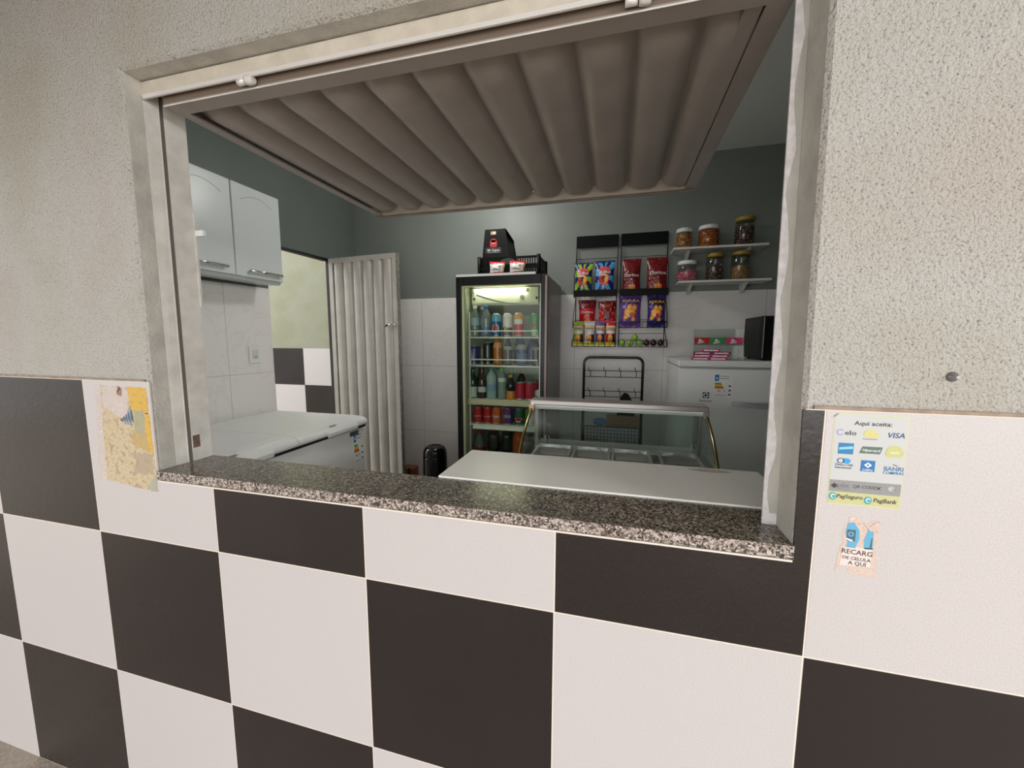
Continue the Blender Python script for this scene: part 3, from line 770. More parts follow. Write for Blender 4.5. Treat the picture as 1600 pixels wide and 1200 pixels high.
bottle('sports_drink_bottle', 'blue drink bottle with pale diagonal label', (1.288, 1.845, S2), petprof(.036, .188), [(.03, bls2), (.085, P('blue grey label', (70,104,146), .5)), (.115, bls2), (.14, wl), (1, bls2)], P('purple cap', (90,70,130)), GB)
bottle('sports_drink_bottle', 'deep blue drink bottle behind the pale-labelled one', (1.338, 1.93, S2), petprof(.036, .195), [(1, bls2)], P('blue cap dark', (30,60,120)), GB)
bottle('soda_bottle', 'dark cola bottle with silver neck band at the right end of its shelf', (1.386, 1.85, S2), petprof(.030, .18), [(.11, cola), (.14, P('silver neck', (140,136,132), .4)), (1, cola)], P('brown cap', (60,40,34)), GB)
# third shelf
def longneck(r, h): return [(r*.94, 0), (r, .006), (r, h*.52), (r*.85, h*.62), (r*.48, h*.74), (r*.40, h*.94), (.013, h*.955), (.013, h)]
gg = P('green bottle glass', (22,44,34), .08); bg = P('brown bottle glass', (52,32,26), .08); lb = P('white crest label', (190,196,190), .5)
bottle('beer_bottle', 'dark green long-neck bottle at the left of the third fridge shelf', (.935, 1.845, S3), longneck(.030, .225), [(.024, gg), (.062, lb), (1, gg)], P('green crown cap', (70,110,90)), GC)
bottle('beer_bottle', 'dark green long-neck bottle behind the front left one', (.962, 1.93, S3), longneck(.030, .225), [(1, gg)], P('green crown cap', (70,110,90)), GC)
bottle('beer_bottle', 'brown long-neck bottle with white and red label', (1.003, 1.845, S3), longneck(.030, .230), [(.03, bg), (.072, lb), (.082, rd), (1, bg)], P('silver crown cap', (170,170,166)), GC)
fr = P('frosted pale glass', (150,172,172), .35)
bottle('mixed_drink_bottle', 'frosted pale bottle in the middle of the third fridge shelf', (1.073, 1.845, S3), [(.033, 0), (.036, .006), (.036, .15), (.030, .17), (.016, .185), (.014, .21)], [(.060, fr), (.085, P('blue script label', (120,150,176), .4)), (1, fr)], P('aqua cap', (90,140,140)), GC)
bottle('mixed_drink_bottle', 'frosted pale bottle behind the front frosted one', (1.098, 1.93, S3), [(.033, 0), (.036, .006), (.036, .15), (.030, .17), (.016, .185), (.014, .21)], [(1, fr)], P('aqua cap', (90,140,140)), GC)
cg2 = glass('pale green bottle plastic', (170,196,186), 1.0, .05, .5)
bottle('soda_bottle', 'clear bottle with bright green cap', (1.148, 1.845, S3), petprof(.031, .21), [(.12, cg2), (.14, P('white small label', (206,210,206), .4)), (1, cg2)], P('bright green cap', (120,190,60)), GC)
bottle('soda_bottle', 'clear bottle with green cap at the back of the third fridge shelf', (1.185, 1.95, S3), petprof(.031, .21), [(1, cg2)], P('bright green cap', (120,190,60)), GC)
olb = P('orange label', (214,134,54), .4); dg2 = P('dark grape drink', (26,24,30), .12)
bottle('juice_bottle', 'dark bottle with yellow cap and orange label', (1.212, 1.84, S3), petprof(.031, .165), [(.012, olb), (.058, olb), (1, dg2)], P('yellow cap', (214,170,50)), GC)
bottle('juice_bottle', 'dark bottle with gold cap behind the orange-labelled one', (1.262, 1.95, S3), petprof(.036, .185), [(1, dg2)], P('gold cap', (176,124,54)), GC)
gr = P('can guarana red', (170,22,50), .28)
for i, x in enumerate((1.281, 1.346)):
    for j in range(3):
        nm = ['front', 'middle', 'back'][j]; sd = ['left', 'right'][i]
        can('soda_can', f'crimson can, {nm} of the {sd} file on the third fridge shelf', 'can', (x+.022*j, 1.838+.075*j, S3), .033, .122, solid(gr), group=GC)
can('yogurt_cup', 'small white and green cup at the right end of the third fridge shelf', 'cup', (1.405, 1.86, S3), .028, .075, lambda u, v: gn if v < .5 and u < 0 else wh, group=GC)
# fourth shelf
orr = P('can orange', (214,96,34), .28); pur = P('can purple', (92,54,120), .28); grn = P('can deep green', (20,92,66), .28)
def fanta(c): return lambda u, v: (P('can blue wave', (120,130,170), .3) if .30 < v < .42 and abs(u) < .14 else c)
row4 = [(.974, 'red can with white script', rd, 'Coca-Cola', paper_white), (1.046, 'red can with white script and dots', rd, 'Coca-Cola', paper_white), (1.112, 'orange can with pale wave', orr, 'Fanta', paper_white),
        (1.192, 'purple can with white letters', pur, 'UVA', paper_white), (1.274, 'deep green can with red oval', grn, None, None)]
for k, (x, lab, c, t, tcl) in enumerate(row4):
    for j in range(3):
        cf = solid(c) if k < 2 or k == 3 else (fanta(c) if k == 2 else (lambda u, v: rd if (u/.12)**2+((v-.35)/.14)**2 < 1 else (wh if (u/.15)**2+((v-.35)/.18)**2 < 1 else grn)))
        pos = ['in the front row', 'second from the front', 'third from the front'][j]
        can('soda_can', f'{lab}, {pos} on the fourth fridge shelf', 'can', (x+.020*j, 1.836+.072*j, S4), .0325, .122, cf, t if j == 0 else None, GD, tcl, .42, {'UVA': .032, 'Fanta': .026}.get(t, .0145))
for j in range(2):
    can('soda_can', ['lime green can beside the deep green one, front', 'lime green can beside the deep green one, behind'][j], 'can', (1.346+.02*j, 1.836+.072*j, S4), .0325, .122, solid(P('can lime', (90,120,40), .28)), group=GD)
# bottom
b = MB(); b.box(1.02, 1.40, 1.82, 2.15, .506, .655, black); b.box(1.03, 1.39, 1.83, 2.14, .655, .66, M('crate floor', (40,38,38), .5)); cr_ = b.build('drinks_crate'); tag(cr_, 'low black crate on the floor of the drinks fridge', 'crate')
big = lambda r, h: [(r*.85, 0), (r, .012), (r, h*.55), (r*.85, h*.68), (r*.5, h*.82), (.013, h*.92), (.013, h)]
redd = P('red soda', (110,20,26), .12); og2 = P('deep orange soda', (170,80,22), .12); gsd = P('dark green soda', (16,40,26), .1)
bottle('soda_bottle', 'large red soda bottle at the bottom left of the fridge', (.972, 1.86, .506), big(.048, .29), [(.19, redd), (1, water)], rd, GE)
bottle('soda_bottle', 'large dark bottle on the low crate, left', (1.075, 1.88, .66), big(.048, .185), [(1, cola)], P('black cap', (24,22,24)), GE)
bottle('soda_bottle', 'large dark green bottle on the low crate, middle', (1.172, 1.90, .66), big(.046, .185), [(1, gsd)], P('green cap dark', (30,80,50)), GE)
bottle('soda_bottle', 'large orange soda bottle on the low crate', (1.268, 1.87, .66), big(.050, .185), [(1, og2)], P('orange cap', (200,100,40)), GE)
bottle('soda_bottle', 'large dark bottle at the right of the low crate', (1.36, 1.93, .66), big(.044, .185), [(1, cola)], P('black cap', (24,22,24)), GE)

# ================================================================== ON TOP OF THE FRIDGE
def crate():
    s = thing('plastic_crate', 'black slatted plastic crate on top of the drinks fridge', 'crate', (0, 0, 1.8535))
    x0, x1, y0, y1, h = .985, 1.402, 1.842, 2.11, .148
    def side(b, ax, a0, a1, fix, t):
        n = int((a1-a0)/.0165)
        for i in range(n):
            c = a0+.012+(a1-a0-.024)*i/(n-1)
            for z0_, z1_ in ((.02, .068), (.084, h-.012)):
                if ax == 'x': b.box(c-.003, c+.003, fix, fix+t, z0_, z1_, black)
                else: b.box(fix, fix+t, c-.003, c+.003, z0_, z1_, black)
        for z0_, z1_ in ((0, .022), (.068, .084), (h-.014, h)):
            if ax == 'x': b.box(a0, a1, fix, fix+t, z0_, z1_, black)
            else: b.box(fix, fix+t, a0, a1, z0_, z1_, black)
    for ax, a0, a1, fx, nm in (('x', x0, x1, y0, 'front_side'), ('x', x0, x1, y1-.006, 'back_side'), ('y', y0, y1, x0, 'end_side'), ('y', y0, y1, x1-.006, 'end_side')):
        b = MB(); side(b, ax, a0, a1, fx, .006); b.build(nm, s)
    for x in (x0+.004, x1-.004):
        for y in (y0+.004, y1-.004): MB().lathe([(.013, 0), (.013, h+.006)], black, (x, y), 12).build('corner_post', s)
    b = MB(); b.box(x0, x1, y0, y1, 0, .006, black); b.build('base', s)
    b = MB(); b.prism(ell(1.19, h-.03, .05, .02, 14), lambda u, v, q: (u, q, v), y0-.002, y0+.001, M('dark green grip', (38,60,52), .5)); b.build('grip_panel', s)
crate()
def hood_box():
    s = thing('coffee_carton', 'black tapered coffee carton with red badge standing in the slatted crate', 'box', (1.095, 1.95, 1.862))
    cb = M('black card', (13,13,14), .4, spec=.3)
    fr_ = [(-.118, 0), (.118, 0), (.062, .336), (-.082, .336)]
    b = MB()
    vs = [(x, -.055, z) for x, z in fr_]+[(x+(.025 if x > 0 else 0), .07, z-(.05 if z > .1 else 0)) for x, z in fr_]
    b.hexa([vs[0], vs[1], vs[2], vs[3], vs[4], vs[5], vs[6], vs[7]], cb)
    mp = lambda u, v: (u, -.0562, v)
    rdm = M('badge red', (176,40,46), .5)
    b.poly(rrect(-.046, .004, .218, .264, .012), mp, rdm); b.poly(ell(-.021, .262, .020, .012, 16), mp, rdm)
    b.poly(rrect(-.078, .036, .178, .216, .008), mp, M('badge outline', (58,56,56), .4))
    mp2 = lambda u, v: (u, -.0568, v)
    b.text('Mr Capux', .0215, mp2, paper_white, -.021, .191); b.poly([(-.036, .240), (-.006, .240), (-.006, .246), (-.036, .246)], mp2, M('badge pale', (206,150,150), .5))
    b.poly(rrect(-.062, .020, .181, .185, .001), mp2, M('badge grey line', (140,140,138), .5))
    b.poly(rrect(-.040, -.002, .300, .322, .004), mp, M('gold crest', (170,150,110), .5)); b.poly(ell(-.014, .310, .008, .007, 10), mp2, paper_white)
    b.build('carton', s)
    b = MB(); b.hexa([(.062, -.055, .336), (.066, -.05, .334), (.090, .07, .283), (.086, .07, .286), (.080, -.055, .31), (.084, -.05, .308), (.10, .07, .26), (.096, .07, .262)], cb); b.build('folded_corner', s)
hood_box()

# ---- snack bags
def bag(name, label, loc, w, h, D, colfn, texts=(), group=None, rz=0, rx=0, taper=0.0, cat='snack bag', ry=0):
    """filled pouch: crimped flat ends, bulging middle; colfn(u,v) in -1..1, 0..1 gives the print, texts lie on the bulge"""
    def half(v): return w/2*(1-.10*sin(PI*v)+taper*(v-.5))
    def dep(u, v):
        e = max(0.0, min(1.0, (v-.045)/.91)); return D*max(0, 1-u*u)**.6*max(0, sin(PI*e))**.55
    b = MB(); nu, nv = 22, 30
    b.grid(lambda a, c: ((2*a-1)*half(c), -dep(2*a-1, c)-.0008, h*c), nu, nv, lambda a, c: colfn(2*a-1, c))
    b.grid(lambda a, c: ((1-2*a)*half(c), .45*dep(1-2*a, c)+.0008, h*c), nu, nv, lambda a, c: colfn(.98, c))
    rim = []
    def mp(u, v):
        vv = v/h; uu = max(-.999, min(.999, u/half(min(1, max(0, vv))))); return (u, -dep(uu, vv)-.0032, v)
    for t in texts:
        txt, size, m, cx, cz = t[:5]; k = t[5] if len(t) > 5 else {}
        b.text(txt, size, mp, m, cx, cz, **k)
    o = b.build(name); o.location = loc; o.rotation_euler = (rx, ry, rz)
    # crimped seals are a part of their own
    for z0_, z1_ in ((-.004, .010), (h-.010, h+.004)):
        c = MB(); hw = half(0 if z0_ < 0 else 1); n = 20
        pts = [(-hw+2*hw*i/n, z0_ if i % 2 else z0_+.002) for i in range(n+1)]+[(hw-2*hw*i/n, z1_ if i % 2 else z1_-.002) for i in range(n+1)]
        c.prism(pts, lambda u, v, q: (u, q, v), -.0015, .0015, colfn(0, .01 if z0_ < 0 else .99)); c.build('crimped_seal', o)
    return tag(o, label, cat, group)
foil = lambda n, c: M('foil '+n, c, .26, coat=.2, bump=(32,.012,2))
f_red, f_dred, f_white, f_black, f_orange, f_gold = foil('red', (196,22,26)), foil('dark red', (112,14,20)), foil('white', (226,222,216)), foil('black', (26,20,26)), foil('orange', (226,132,36)), foil('gold', (240,182,70))
f_lime, f_green, f_navy, f_blue, f_sky = foil('lime', (150,196,40)), foil('green', (70,130,40)), foil('navy', (24,30,96)), foil('blue', (24,92,190)), foil('sky', (70,160,220))
f_pur, f_violet, f_yellow, f_cream, f_maroon, f_pink = foil('purple', (104,70,150)), foil('violet', (60,44,120)), foil('yellow', (236,206,40)), foil('cream', (232,206,160)), foil('maroon', (92,30,34)), foil('pink', (226,140,140))
def coffee_art(u, v):
    if v > .86: return f_red
    if v < .30+.06*u: return f_red
    if v > .74-.12*u and u < .2: return f_red
    return f_white if u < .8 else f_cream
for i, x in enumerate((1.126, 1.262)):
    bag('snack_bag', ['red and white pouch in front of the slatted crate, left one', 'red and white pouch in front of the slatted crate, right one'][i], (x, 1.790, 1.862), .104, .100, .022, coffee_art,
        [('Cafeina', .022, f_black, -.004, .040), ('o', .030, f_black, .022, .060)], 'red and white pouches on the fridge', rx=-.12, taper=.16, ry=.06)

# ================================================================== SNACK RACKS
def ruff_art(c1, c2):
    def fn(u, v):
        v = (v-.16)/.84                                     # the rack panel covers the foot of the bag
        m = (u+.06)/.60; q = (v-.33)/.17
        if ((u-.22)*.8+(v-.36)*1.2)**2/.10+((v-.36)*1.2-(u-.22)*.8)**2/.045 < 1 and u > -.12: return f_gold if ((u-.25)**2+(v-.38)**2*4) < .05 else f_orange
        if abs(u+.02) < .36 and .47 < v < .525: return f_white
        if m*m+q*q < 1: return f_maroon if m*m+(q-.1)**2 < .30 else f_red
        if abs(u) < .66-1.1*abs(v-.63) and .53 < v < .80: return f_red if (int(u*13+40)+int(v*26)) % 3 else f_pink
        a = math.atan2((v-.5)*1.5, u)
        return c1 if int((a+PI)/(2*PI)*16) % 2 else c2
    return fn
def dor_art(top, bot):
    def fn(u, v):
        if v < .12: return f_maroon
        if v < .30 and (abs(u-.1) < .34 and abs(v-.2) < .09-.1*abs(u-.1)): return f_orange
        return top if v > .68 else bot
    return fn
def fof_art(c, c2):
    bl_ = [(-.35, .42, .30, .13), (.15, .40, .36, .15), (.38, .56, .22, .10), (-.1, .54, .28, .12), (.28, .22, .22, .07), (-.5, .28, .2, .08)]
    def fn(u, v):
        if (u-.12)**2/.05+(v-.34)**2/.006 < 1: return f_red
        for x, y, a, d in bl_:
            q = ((u-x)/a)**2+((v-y)/d)**2
            if q < 1: return f_gold if q < .5 else f_orange
        if .66 < v < .86 and abs(u) < .85: return f_violet if c2 is f_pur else f_black
        return c if v > .2 else c2
    return fn
def tor_art(c):
    def fn(u, v):
        if v < .14: return f_yellow if u < .3 else f_lime
        if (u+.05)**2/.30+(v-.32)**2/.022 < 1: return f_orange if (int(u*6+v*30) % 2) else f_gold
        if .66 < v < .82: return f_cream
        if .50 < v < .62: return f_white
        return c if v > .45 else (f_maroon if u > .3 else c)
    return fn
def peanut_art(u, v):
    if (u)**2/.30+(v-.82)**2/.008 < 1: return foil('brown', (146,60,30))
    if u*u/.22+(v-.42)**2/.03 < 1: return f_maroon
    if (int(u*9+40)*7+int(v*13)*5) % 11 == 0: return f_pink
    return f_red if v < .6 else f_dred
def rack(label, x0, x1, tiers, lows):
    s = thing('snack_rack', label, 'rack'); yw = YB-.008
    b = MB(); b.box(x0, x1, yw-.012, yw-.009, 2.135, 2.222, black)
    b.build('header_panel', s)
    b = MB(); r = .0026
    for x in (x0+.003, x1-.003):
        b.tube([(x, yw-.010, 2.20), (x, yw-.010, 1.41)], r, black_wire, 6)
        for zt, zf, zb_, yf in ((2.13, 1.99, 1.76, 2.19), (1.80, 1.70, 1.545, 2.165), (1.56, 1.50, 1.405, 2.12)):
            b.tube([(x, yw-.010, zt), (x, yw-.05, zf+.03), (x, yf+.01, zf-.07), (x, yf, zb_+.03), (x, yf, zb_)], r, black_wire, 6)
    for z in (2.055, 1.60, 1.50): b.tube([(x0, yw-.010, z), (x1, yw-.010, z)], .002, black_wire, 6)
    b.build('wire_frame', s)
    for k, (zb_, yf, fh, panel) in enumerate(tiers):
        b = MB()
        for z in (zb_, zb_+fh): b.tube([(x0, yw-.010, z), (x0, yf, z), (x1, yf, z), (x1, yw-.010, z)], .0024, black_wire, 6)
        for i in range(9):
            x = x0+(x1-x0)*i/8; b.tube([(x, yf, zb_+fh), (x, yf, zb_), (x, yw-.010, zb_)], .0016, black_wire, 5)
        q = b.build('wire_basket', s)
        if panel: p = MB(); p.box(x0+.002, x1-.002, yf-.004, yf-.001, zb_-.004, zb_+.044, black); p.build('front_panel', q)
    return s
T1 = (1.766, 2.19, .040, True); T2 = (1.540, 2.165, .038, False); T3 = (1.405, 2.12, .045, False)
rack('black wire snack rack with ridged chip bags on its top tier, beside the fridge', 1.592, 1.898, [T1, T2, T3], 0)
rack('black wire snack rack nearer the jar shelves, golden snack bags in its middle tier', 1.916, 2.240, [T1, T2, T3], 0)
G1 = 'bags on the top rack tier'
def bag_at(x0, x1, z0, z1, y, name, lab, art, texts, grp, D=.028, rx=-.10, taper=0, ry=0):
    w = x1-x0
    return bag(name, lab, ((x0+x1)/2, y, z0), w, z1-z0, D, art, texts, grp, rx=rx, taper=taper, ry=ry)
zt1 = 1.770
bag_at(1.590, 1.722, zt1, 2.012, 2.225, 'snack_bag', 'green rayed chip bag with red mouth, top left of the rack', ruff_art(f_lime, f_navy), [('Ruffles', .030, f_white, -.002, .150, {'rot': .08})], G1)
bag_at(1.738, 1.876, zt1, 2.018, 2.225, 'snack_bag', 'blue rayed chip bag with red mouth on the top tier', ruff_art(f_sky, f_navy), [('Ruffles', .031, f_white, .002, .154, {'rot': .08})], G1, taper=.06)
bag_at(1.928, 2.058, zt1, 2.022, 2.225, 'snack_bag', 'deep red corn chip bag, left one on the top tier', dor_art(f_dred, f_dred), [('Doritos', .031, f_white, 0, .125), ('v', .024, f_white, 0, .100)], G1)
bag_at(2.094, 2.236, zt1, 2.026, 2.225, 'snack_bag', 'deep red corn chip bag at the top right of the rack', dor_art(f_dred, f_dred), [('Doritos', .034, f_white, .004, .135), ('v', .024, f_white, .004, .108)], G1)
G2 = 'bags on the middle rack tier'
bag_at(1.628, 1.752, 1.550, 1.742, 2.215, 'snack_bag', 'bright red corn chip bag on the middle tier', dor_art(f_dred, f_red), [('Doritos', .028, f_white, 0, .092), ('v', .02, f_white, 0, .072)], G2, taper=.14)
bag_at(1.768, 1.896, 1.550, 1.732, 2.215, 'snack_bag', 'red bag speckled with pale dots and a brown oval', peanut_art, [], G2, taper=.06)
bag_at(1.920, 2.070, 1.545, 1.782, 2.215, 'snack_bag', 'purple snack bag with golden puffs, left of the pair', fof_art(f_pur, f_pur), [('FOFURA', .031, f_gold, 0, .172)], G2, D=.034, taper=.06)
bag_at(2.106, 2.234, 1.545, 1.766, 2.215, 'snack_bag', 'dark blue snack bag with golden puffs, right of the pair', fof_art(f_violet, f_navy), [('FOFURA', .027, f_gold, 0, .162)], G2, D=.034, taper=.04)
G3 = 'small bags on the bottom rack tier'
for (x0, x1, c, lab) in ((1.598, 1.672, f_lime, 'small lime green snack bag at the left of the bottom tier'), (1.676, 1.752, f_white, 'small white-topped snack bag on the bottom tier'),
                         (1.758, 1.822, f_pur, 'small purple-topped snack bag on the bottom tier'), (1.828, 1.896, f_red, 'small red-topped snack bag at the right of the bottom tier')):
    bag_at(x0, x1, 1.411, 1.582, 2.155, 'snack_bag', lab, tor_art(c), [('TORCIDA', .0125, f_black, 0, .118)], G3, D=.020, rx=-.06, taper=.08)
def ball(name, lab, loc, r, m, grp, knot=True):
    b = MB(); n = 8; b.lathe([(max(.0005, r*sin(PI*i/n)), -r*cos(PI*i/n)) for i in range(n+1)], m, seg=14); o = b.build(name); o.location = loc
    c = MB(); c.lathe([(.002, r*.95), (.003, r*1.05), (.008, r*1.25)], m, seg=8); c.build('twisted_end', o)
    return tag(o, lab, 'sweet', grp)
wg = M('green wrapper', (150,190,70), .25, noise=(60,.3)); wb2 = M('brown wrapper', (62,38,34), .25, noise=(60,.35))
for (x, z, lab) in ((1.945, 1.431, 'round green wrapped sweet at the left of the lower basket'), (2.000, 1.431, 'round green wrapped sweet, second from the left in the basket'), (2.060, 1.431, 'round green wrapped sweet beside the brown ones'), (2.028, 1.468, 'round green wrapped sweet on top of the others')):
    ball('wrapped_sweet', lab, (x, 2.145, z), .0225, wg, 'green wrapped sweets in the basket')
for (x, lab) in ((2.106, 'round brown wrapped sweet next to the green ones'), (2.152, 'round brown wrapped sweet between two others'), (2.200, 'round brown wrapped sweet at the right end')):
    ball('wrapped_sweet', lab, (x, 2.145, 1.432), .0225, wb2, 'brown wrapped sweets in the basket')

# ================================================================== HOOK STAND
def hook_stand():
    s = thing('hook_stand', 'black tubular display stand with rows of hooks and a wire basket', 'stand')
    x0, x1, y = 1.683, 2.090, 2.14; r = .0095; zt = 1.328; c = .045
    pts = [(x0, y, .02)]+[(x0, y, zt-c)]+[(x0+c-c*cos(PI/2*k/6), y, zt-c+c*sin(PI/2*k/6)) for k in range(1, 7)]+[(x1-c+c*sin(PI/2*k/6), y, zt-c+c*cos(PI/2*k/6)) for k in range(0, 7)]+[(x1, y, .02)]
    b = MB(); b.tube(pts, r, black_gloss, 10); b.build('tube_frame', s)
    for x in (x0, x1):
        b = MB(); b.tube([(x, y-.12, .012), (x, y+.12, .012)], .010, black_gloss, 8); b.tube([(x, y, .02), (x, y, .03)], .010, black_gloss, 8); b.build('foot', s)
    for za, zb_ in ((1.232, 1.188), (1.086, 1.045)):
        b = MB()
        for z in (za, zb_): b.tube([(x0, y, z), (x1, y, z)], .0026, black_wire, 6)
        n = 4
        for i in range(n):
            x = x0+.047+(x1-x0-.09)*i/(n-1)
            b.tube([(x, y, zb_), (x, y-.002, za), (x-.004, y-.04, za), (x-.010, y-.055, za+.012), (x-.012, y-.055, za+.030)], .0024, black_wire, 6)
        b.build('hook_row', s)
    b = MB(); yb0, yb1 = y-.16, y-.012; z0, z1 = .742, .858; wr = .0018
    for z in [z0+(z1-z0)*i/5 for i in range(6)]: b.tube([(x0, yb1, z), (x0, yb0, z), (x1, yb0, z), (x1, yb1, z)], wr, black_wire, 5)
    for i in range(19):
        x = x0+(x1-x0)*i/18; b.tube([(x, yb1, z0), (x, yb0, z0), (x, yb0, z1)], wr, black_wire, 5)
    b.tube([(x0, yb0, z1), (x1, yb0, z1)], .004, black_wire, 6); b.build('wire_basket', s)
    return s
hook_stand()
b = MB(); b.box(1.800, 2.070, 2.00, 2.10, .746, .850, M('white carton board', (206,216,224), .5)); o = b.build('carton', None, .003); tag(o, 'white carton lying in the wire basket of the hook stand', 'box')
b = MB(); b.box(0, 1, -.0, .001, 0, 1, M('carton seam', (170,180,190), .6)); q = b.build('seam', o); q.scale = (.26, 1, .004); q.location = (1.805, 1.9985, .80)
b = MB(); cbm = M('brown cardboard', (150,118,92), .7); b.box(1.855, 2.070, 2.005, 2.09, .8505, .928, cbm); o = b.build('cardboard_box', None, .002); tag(o, 'brown cardboard box on top of the white carton', 'box')
b = MB(); b.box(1.858, 2.067, 2.0045, 2.0055, .885, .889, M('box tape', (176,150,120), .4)); b.build('tape', o)
def crumple(name, label, cat, loc, sx, sy, sz, m, seed, amp=.22, nu=20, nv=14):
    rnd = random.Random(seed); ph = [(rnd.uniform(2, 7), rnd.uniform(2, 7), rnd.uniform(0, 6)) for _ in range(7)]
    b = MB()
    def fn(u, v):
        a = 2*PI*u; t = PI*v; k = 1+amp*sum(sin(p*round(1)*a*round(p)/p+q*t+r) for p, q, r in ph)/4
        return (sx*k*sin(t)*cos(a), sy*k*sin(t)*sin(a), sz*(1-cos(t))/2*(1+.15*(k-1)))
    b.grid(fn, nu, nv, m); o = b.build(name); o.location = loc
    return tag(o, label, cat)
o = crumple('plastic_bag', 'crumpled blue plastic bag in the corner of the wire basket', 'bag', (1.795, 2.045, .8515), .045, .035, .055, M('blue plastic film', (96,150,206), .35), 3)
o.location = (1.812, 2.045, .851)
# black cloth bag draped over the lower hooks
def cloth():
    b = MB(); m = M('black cloth', (14,14,15), .85)
    def fn(u, v):
        x = -.066+.132*u; top = .085*max(0, 1-((u-.42)/.58)**2 if u > .42 else 1-((u-.42)/.5)**2)
        z = -.11+(top+.11)*v; fold = .006*sin(u*22+v*3)
        return (x*(1-.25*v)-.004, -.018-.02*sin(PI*v)-fold, z)
    b.grid(fn, 24, 12, m)
    def fk(u, v):
        p = fn(1-u, v); return (p[0], p[1]+.02, p[2])
    b.grid(fk, 24, 12, m); o = b.build('cloth_bag'); o.location = (1.988, 2.085, 1.000)
    tag(o, 'black cloth bag hanging from the lower hooks of the stand', 'bag')
    c = MB(); c.tube([(-.035, -.02, .03), (-.045, -.022, .02), (-.05, -.024, .0)], .005, M('white lining', (190,190,186), .6), 6); c.build('lining_edge', o)
cloth()

# ================================================================== JAR SHELVES
def wall_shelf(label, x0, x1, zt, brx):
    s = thing('wall_shelf', label, 'shelf'); wm_ = M('white shelf board', (206,206,200), .45)
    b = MB(); b.box(x0, x1, 2.165, YB-.0005, zt-.014, zt, wm_); b.build('board', s, .0015)
    for x in brx:
        b = MB(); b.prism([(2.215, zt-.014), (YB-.001, zt-.014), (YB-.001, zt-.075), (2.325, zt-.075), (2.225, zt-.022)], lambda u, v, q: (q, u, v), x-.009, x+.009, wm_); b.build('bracket', s)
wall_shelf('white upper wall shelf holding three lidded jars', 2.257, 2.826, 2.070, (2.36, 2.73))
wall_shelf('white lower wall shelf holding the pink sweets jar', 2.298, 2.856, 1.850, (2.385, 2.725))
jg = glass('jar glass', (224,232,226), 1.0)
def bits(name, r, h, cols, size, n, seed):
    """loose snack pieces filling a jar: nobody could count them"""
    rnd = random.Random(seed); b = MB()
    b.lathe([(r*.93, .004), (r*.93, h*.95), (r*.5, h)], cols[0], seg=16)
    for i in range(n):
        a = rnd.uniform(0, 2*PI); rr = r*rnd.uniform(.90, .99) if rnd.random() < .85 else r*rnd.uniform(0, .9)
        z = rnd.uniform(.01, h) if rr > r*.85 else h
        c = Vector((rr*cos(a), rr*sin(a), z)); s = size*rnd.uniform(.6, 1.2)
        d1 = Vector((rnd.gauss(0,1), rnd.gauss(0,1), rnd.gauss(0,1))).normalized()*s; d2 = d1.orthogonal().normalized()*s*.5; d3 = d1.cross(d2).normalized()*s*.4
        b.add([c+d1, c-d1, c+d2, c-d2, c+d3, c-d3], [(0,2,4), (2,1,4), (1,3,4), (3,0,4), (2,0,5), (1,2,5), (3,1,5), (0,3,5)], rnd.choice(cols), True)
    return b
def jar(name, label, loc, r, h, lidm, cols, fill, size, n, seed, printed=None):
    b = MB(); hb = h-.022
    b.lathe([(r*.9, .001), (r, .006), (r, hb*.88), (r*.90, hb*.96), (r*.90, hb)], jg, seg=24)
    if printed:
        printed(b, r, hb)
    o = b.build(name); o.location = loc; tag(o, label, 'jar', 'jars on the wall shelves')
    c = MB(); c.lathe([(r*.98, hb-.012), (r*1.03, hb-.010), (r*1.03, hb+.008), (r*.98, hb+.014), (r*.3, hb+.016)], lidm, seg=24); c.build('lid', o)
    f = bits('contents', r*.95, fill, cols, size, n, seed).build('contents', o); f['kind'] = 'stuff'
    return o
wl_ = M('white jar lid', (220,222,222), .35); yl_ = M('yellow jar lid', (150,124,44), .4)
tan = [M('biscuit tan', (186,126,70), .6), M('biscuit dark', (140,82,44), .6), M('biscuit pale', (214,164,104), .6)]
ob = [M('snack orange', (206,116,40), .6), M('snack brown', (150,74,32), .6), M('snack red', (170,60,34), .6)]
br_ = [M('toffee brown', (84,44,34), .4), M('toffee dark', (50,26,24), .4), M('wrapper glint', (140,120,110), .25)]
pk = [M('pink sweet', (226,110,140), .5), M('pale pink sweet', (240,160,176), .5), M('deep pink sweet', (196,70,104), .5)]
cc = [M('chocolate piece', (92,64,50), .5), M('pale wrapper piece', (160,140,124), .4), M('dark piece', (60,44,40), .5)]
pn = [M('peanut brown', (176,124,84), .6), M('peanut light', (206,160,116), .6), M('peanut dark', (140,90,60), .6)]
def smile(b, r, hb):
    m = M('printed dark mark', (60,30,22), .5)
    def mp(u, v): a = u/r-PI/2-.25; return ((r+.001)*cos(a), (r+.001)*sin(a), v)
    for cx in (-.014, .014): b.poly(ell(cx, hb*.62, .006, .008, 12), mp, m)
    pts = [(.026*cos(a), hb*.52+.022*sin(a)) for a in [PI+.35+(PI-.7)*k/10 for k in range(11)]]
    b.poly(pts+[(x*.75, hb*.52+(z-hb*.52)*.75) for x, z in pts[::-1]], mp, m)
jar('snack_jar', 'small white-lidded jar of tan biscuits at the left of the upper shelf', (2.330, 2.238, 2.0705), .050, .140, wl_, tan, .098, .011, 320, 1)
jar('snack_jar', 'wide white-lidded jar of orange snacks on the upper shelf', (2.484, 2.240, 2.0705), .062, .150, wl_, ob, .115, .013, 360, 2)
jar('sweet_jar', 'tall yellow-lidded jar of dark brown sweets on the upper shelf', (2.700, 2.240, 2.0705), .056, .190, yl_, br_, .125, .012, 320, 3)
